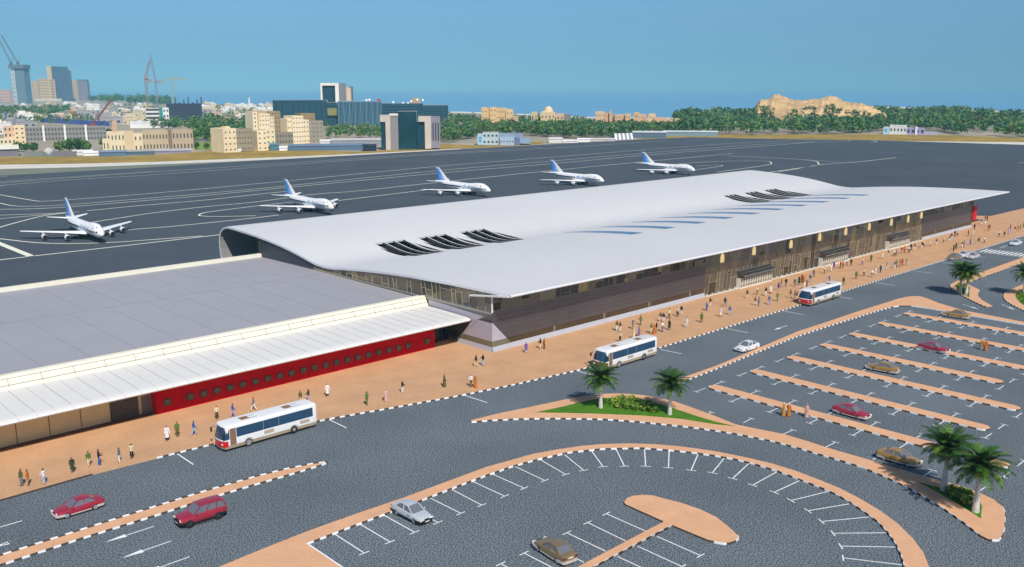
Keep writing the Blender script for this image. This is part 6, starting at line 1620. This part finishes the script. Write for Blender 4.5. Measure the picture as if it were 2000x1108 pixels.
sheet('park_lawn', [g(x, y) for x, y in [(372, 292.5), (436, 292), (436, 277), (376, 279)]], 0.0, mat('park_grass', '#7d9a3c', .95, var=.15, scale=.2))

wall_run(10, 112, 229.5, 233.5, 5.5, mat('blue_hoarding', '#4a62a8', .6, var=.2, scale=.1), 'long blue hoarding at the far left behind the pink apartment house', 'hoarding', 'fence')
wall_run(80, 214, 239, 247, 5.0, mat('blue_hoarding', '#4a62a8', .6), 'long blue hoarding behind the grey terrace roofs', 'hoarding', 'fence')
shed(66, 120, 221, 213, '#9a6a50', '#b08a68', 'rust brown site shed among trees below the tan and glass towers', depth=14)
shed(132, 204, 226, 217, '#a8785a', '#c7b294', 'long rust brown site shed left of the slanting red crane boom', depth=14)
shed(258, 330, 250, 240, '#e6e4de', '#f2f0ea', 'long bright white hall below the white banded office', depth=22, name='long_shed')
shed(190, 262, 231, 223, '#c7c9d4', '#d9d5cc', 'pale violet long hall right of the slanting red crane boom', depth=20, name='long_shed')
# --- sandy hills
def hill(name, pts, yb, depth, label, m):
    """rocky ridge: pts are photo points of its skyline, yb the photo row of its foot"""
    rw = random.Random(9); q = MB(); NX, NY = 150, 46
    base = g((pts[0][0]+pts[-1][0])/2, yb); fz = facing(base); sc = math.hypot(base.x, base.y)/F_PX
    x0, x1 = pts[0][0], pts[-1][0]; vs = []
    from mathutils import noise as nz
    for j in range(NY+1):
        v = j/NY
        for i in range(NX+1):
            x = x0+(x1-x0)*i/NX
            for a, b in zip(pts, pts[1:]):
                if a[0] <= x <= b[0]: y = a[1]+(b[1]-a[1])*(x-a[0])/(b[0]-a[0]); break
            H_ = height_at(base, y)
            lx = (x-(x0+x1)/2)*sc; ly = (v-.35)*depth
            prof_ = math.sin(math.pi*min(1, v/.7)*.5)**.8 if v < .7 else math.cos((v-.7)/.3*math.pi/2)
            s = nz.noise(Vector((lx*.05, ly*.05, 3)))*.26+abs(nz.noise(Vector((lx*.14, ly*.14, 7))))*.30-.12+nz.noise(Vector((lx*.4, ly*.4, 1)))*.10
            h = H_*prof_*(1+.55*s*(1.25-v)) if .03 < v < .97 else -1
            st_ = 3.4+1.2*nz.noise(Vector((lx*.06, 0, 5))); h = h*.35+.65*(math.floor(h/st_)+min(1, (h/st_-math.floor(h/st_))*2.5))*st_
            vs.append((lx, ly, h))
    q.add(vs, [(j*(NX+1)+i, j*(NX+1)+i+1, (j+1)*(NX+1)+i+1, (j+1)*(NX+1)+i) for j in range(NY) for i in range(NX)])
    o = q.build(name, m, smooth=30, fix=False); o.location = base; o.rotation_euler = (0, 0, fz)
    return tag(o, label, None, None, 'structure')
def scrub(px, n, label, seed, h=(3, 6)):
    rw = random.Random(seed); m = MB()
    for k in range(n):
        x = rw.uniform(px[0], px[1]); y = rw.uniform(px[2], px[3]); b_ = g(1590, 240)
        zt = height_at(b_, y); d_ = ray(x, y); t_ = math.hypot(b_.x, b_.y)/math.hypot(d_.x, d_.y)*.955
        c = Vector((d_.x*t_, d_.y*t_, zt-4)); hh = rw.uniform(*h)
        clump(m, rw, c, hh*1.4, hh*.8, 26, (3, 3, 4, 1))
    return tag(m.build('scrub', M_leaf, fix=False), label, 'scrub', None, 'stuff')
hill('hills', [(1462, 238), (1474, 226), (1482, 212), (1486, 204), (1492, 197), (1505, 195), (1514, 187), (1523, 186.5), (1532, 191), (1540, 195), (1555, 197.5), (1572, 197), (1588, 195), (1604, 193), (1612, 190), (1622, 189.5), (1630, 192), (1636, 197), (1648, 200), (1662, 203), (1675, 204.5), (1686, 208), (1698, 214), (1712, 222), (1730, 238)], 240, 110,
     None, mat('sandstone', '#cfac7c', .95, var=.22, scale=.10, var2=.25, scale2=.03, spec=.1))

scrub((1488, 1520, 206, 226), 16, 'olive scrub on the left slope of the sandy hills', 31)
scrub((1545, 1600, 208, 226), 22, 'olive scrub on the middle slope of the sandy hills', 32)
scrub((1612, 1640, 204, 226), 16, 'olive scrub in the gully of the sandy hills', 33)
scrub((1650, 1700, 214, 228), 14, 'olive scrub on the right slope of the sandy hills', 34)

# ---------------------------------------------------------------- haze: one box of thin blue air round everything
hz = MB(); hz.box((0, 0, -3), (54000, 54000, 285))
hz_m = bpy.data.materials.new('haze'); hz_m.use_nodes = True
hn = hz_m.node_tree; hn.nodes.remove(hn.nodes['Principled BSDF'])
pv = hn.nodes.new('ShaderNodeVolumePrincipled')
pv.inputs['Color'].default_value = (.36, .78, .94, 1)
pv.inputs['Density'].default_value = .00011
pv.inputs['Anisotropy'].default_value = -0.3
hn.links.new(pv.outputs['Volume'], hn.nodes['Material Output'].inputs['Volume'])
hzo = hz.build('haze', hz_m); hzo['kind'] = 'stuff'
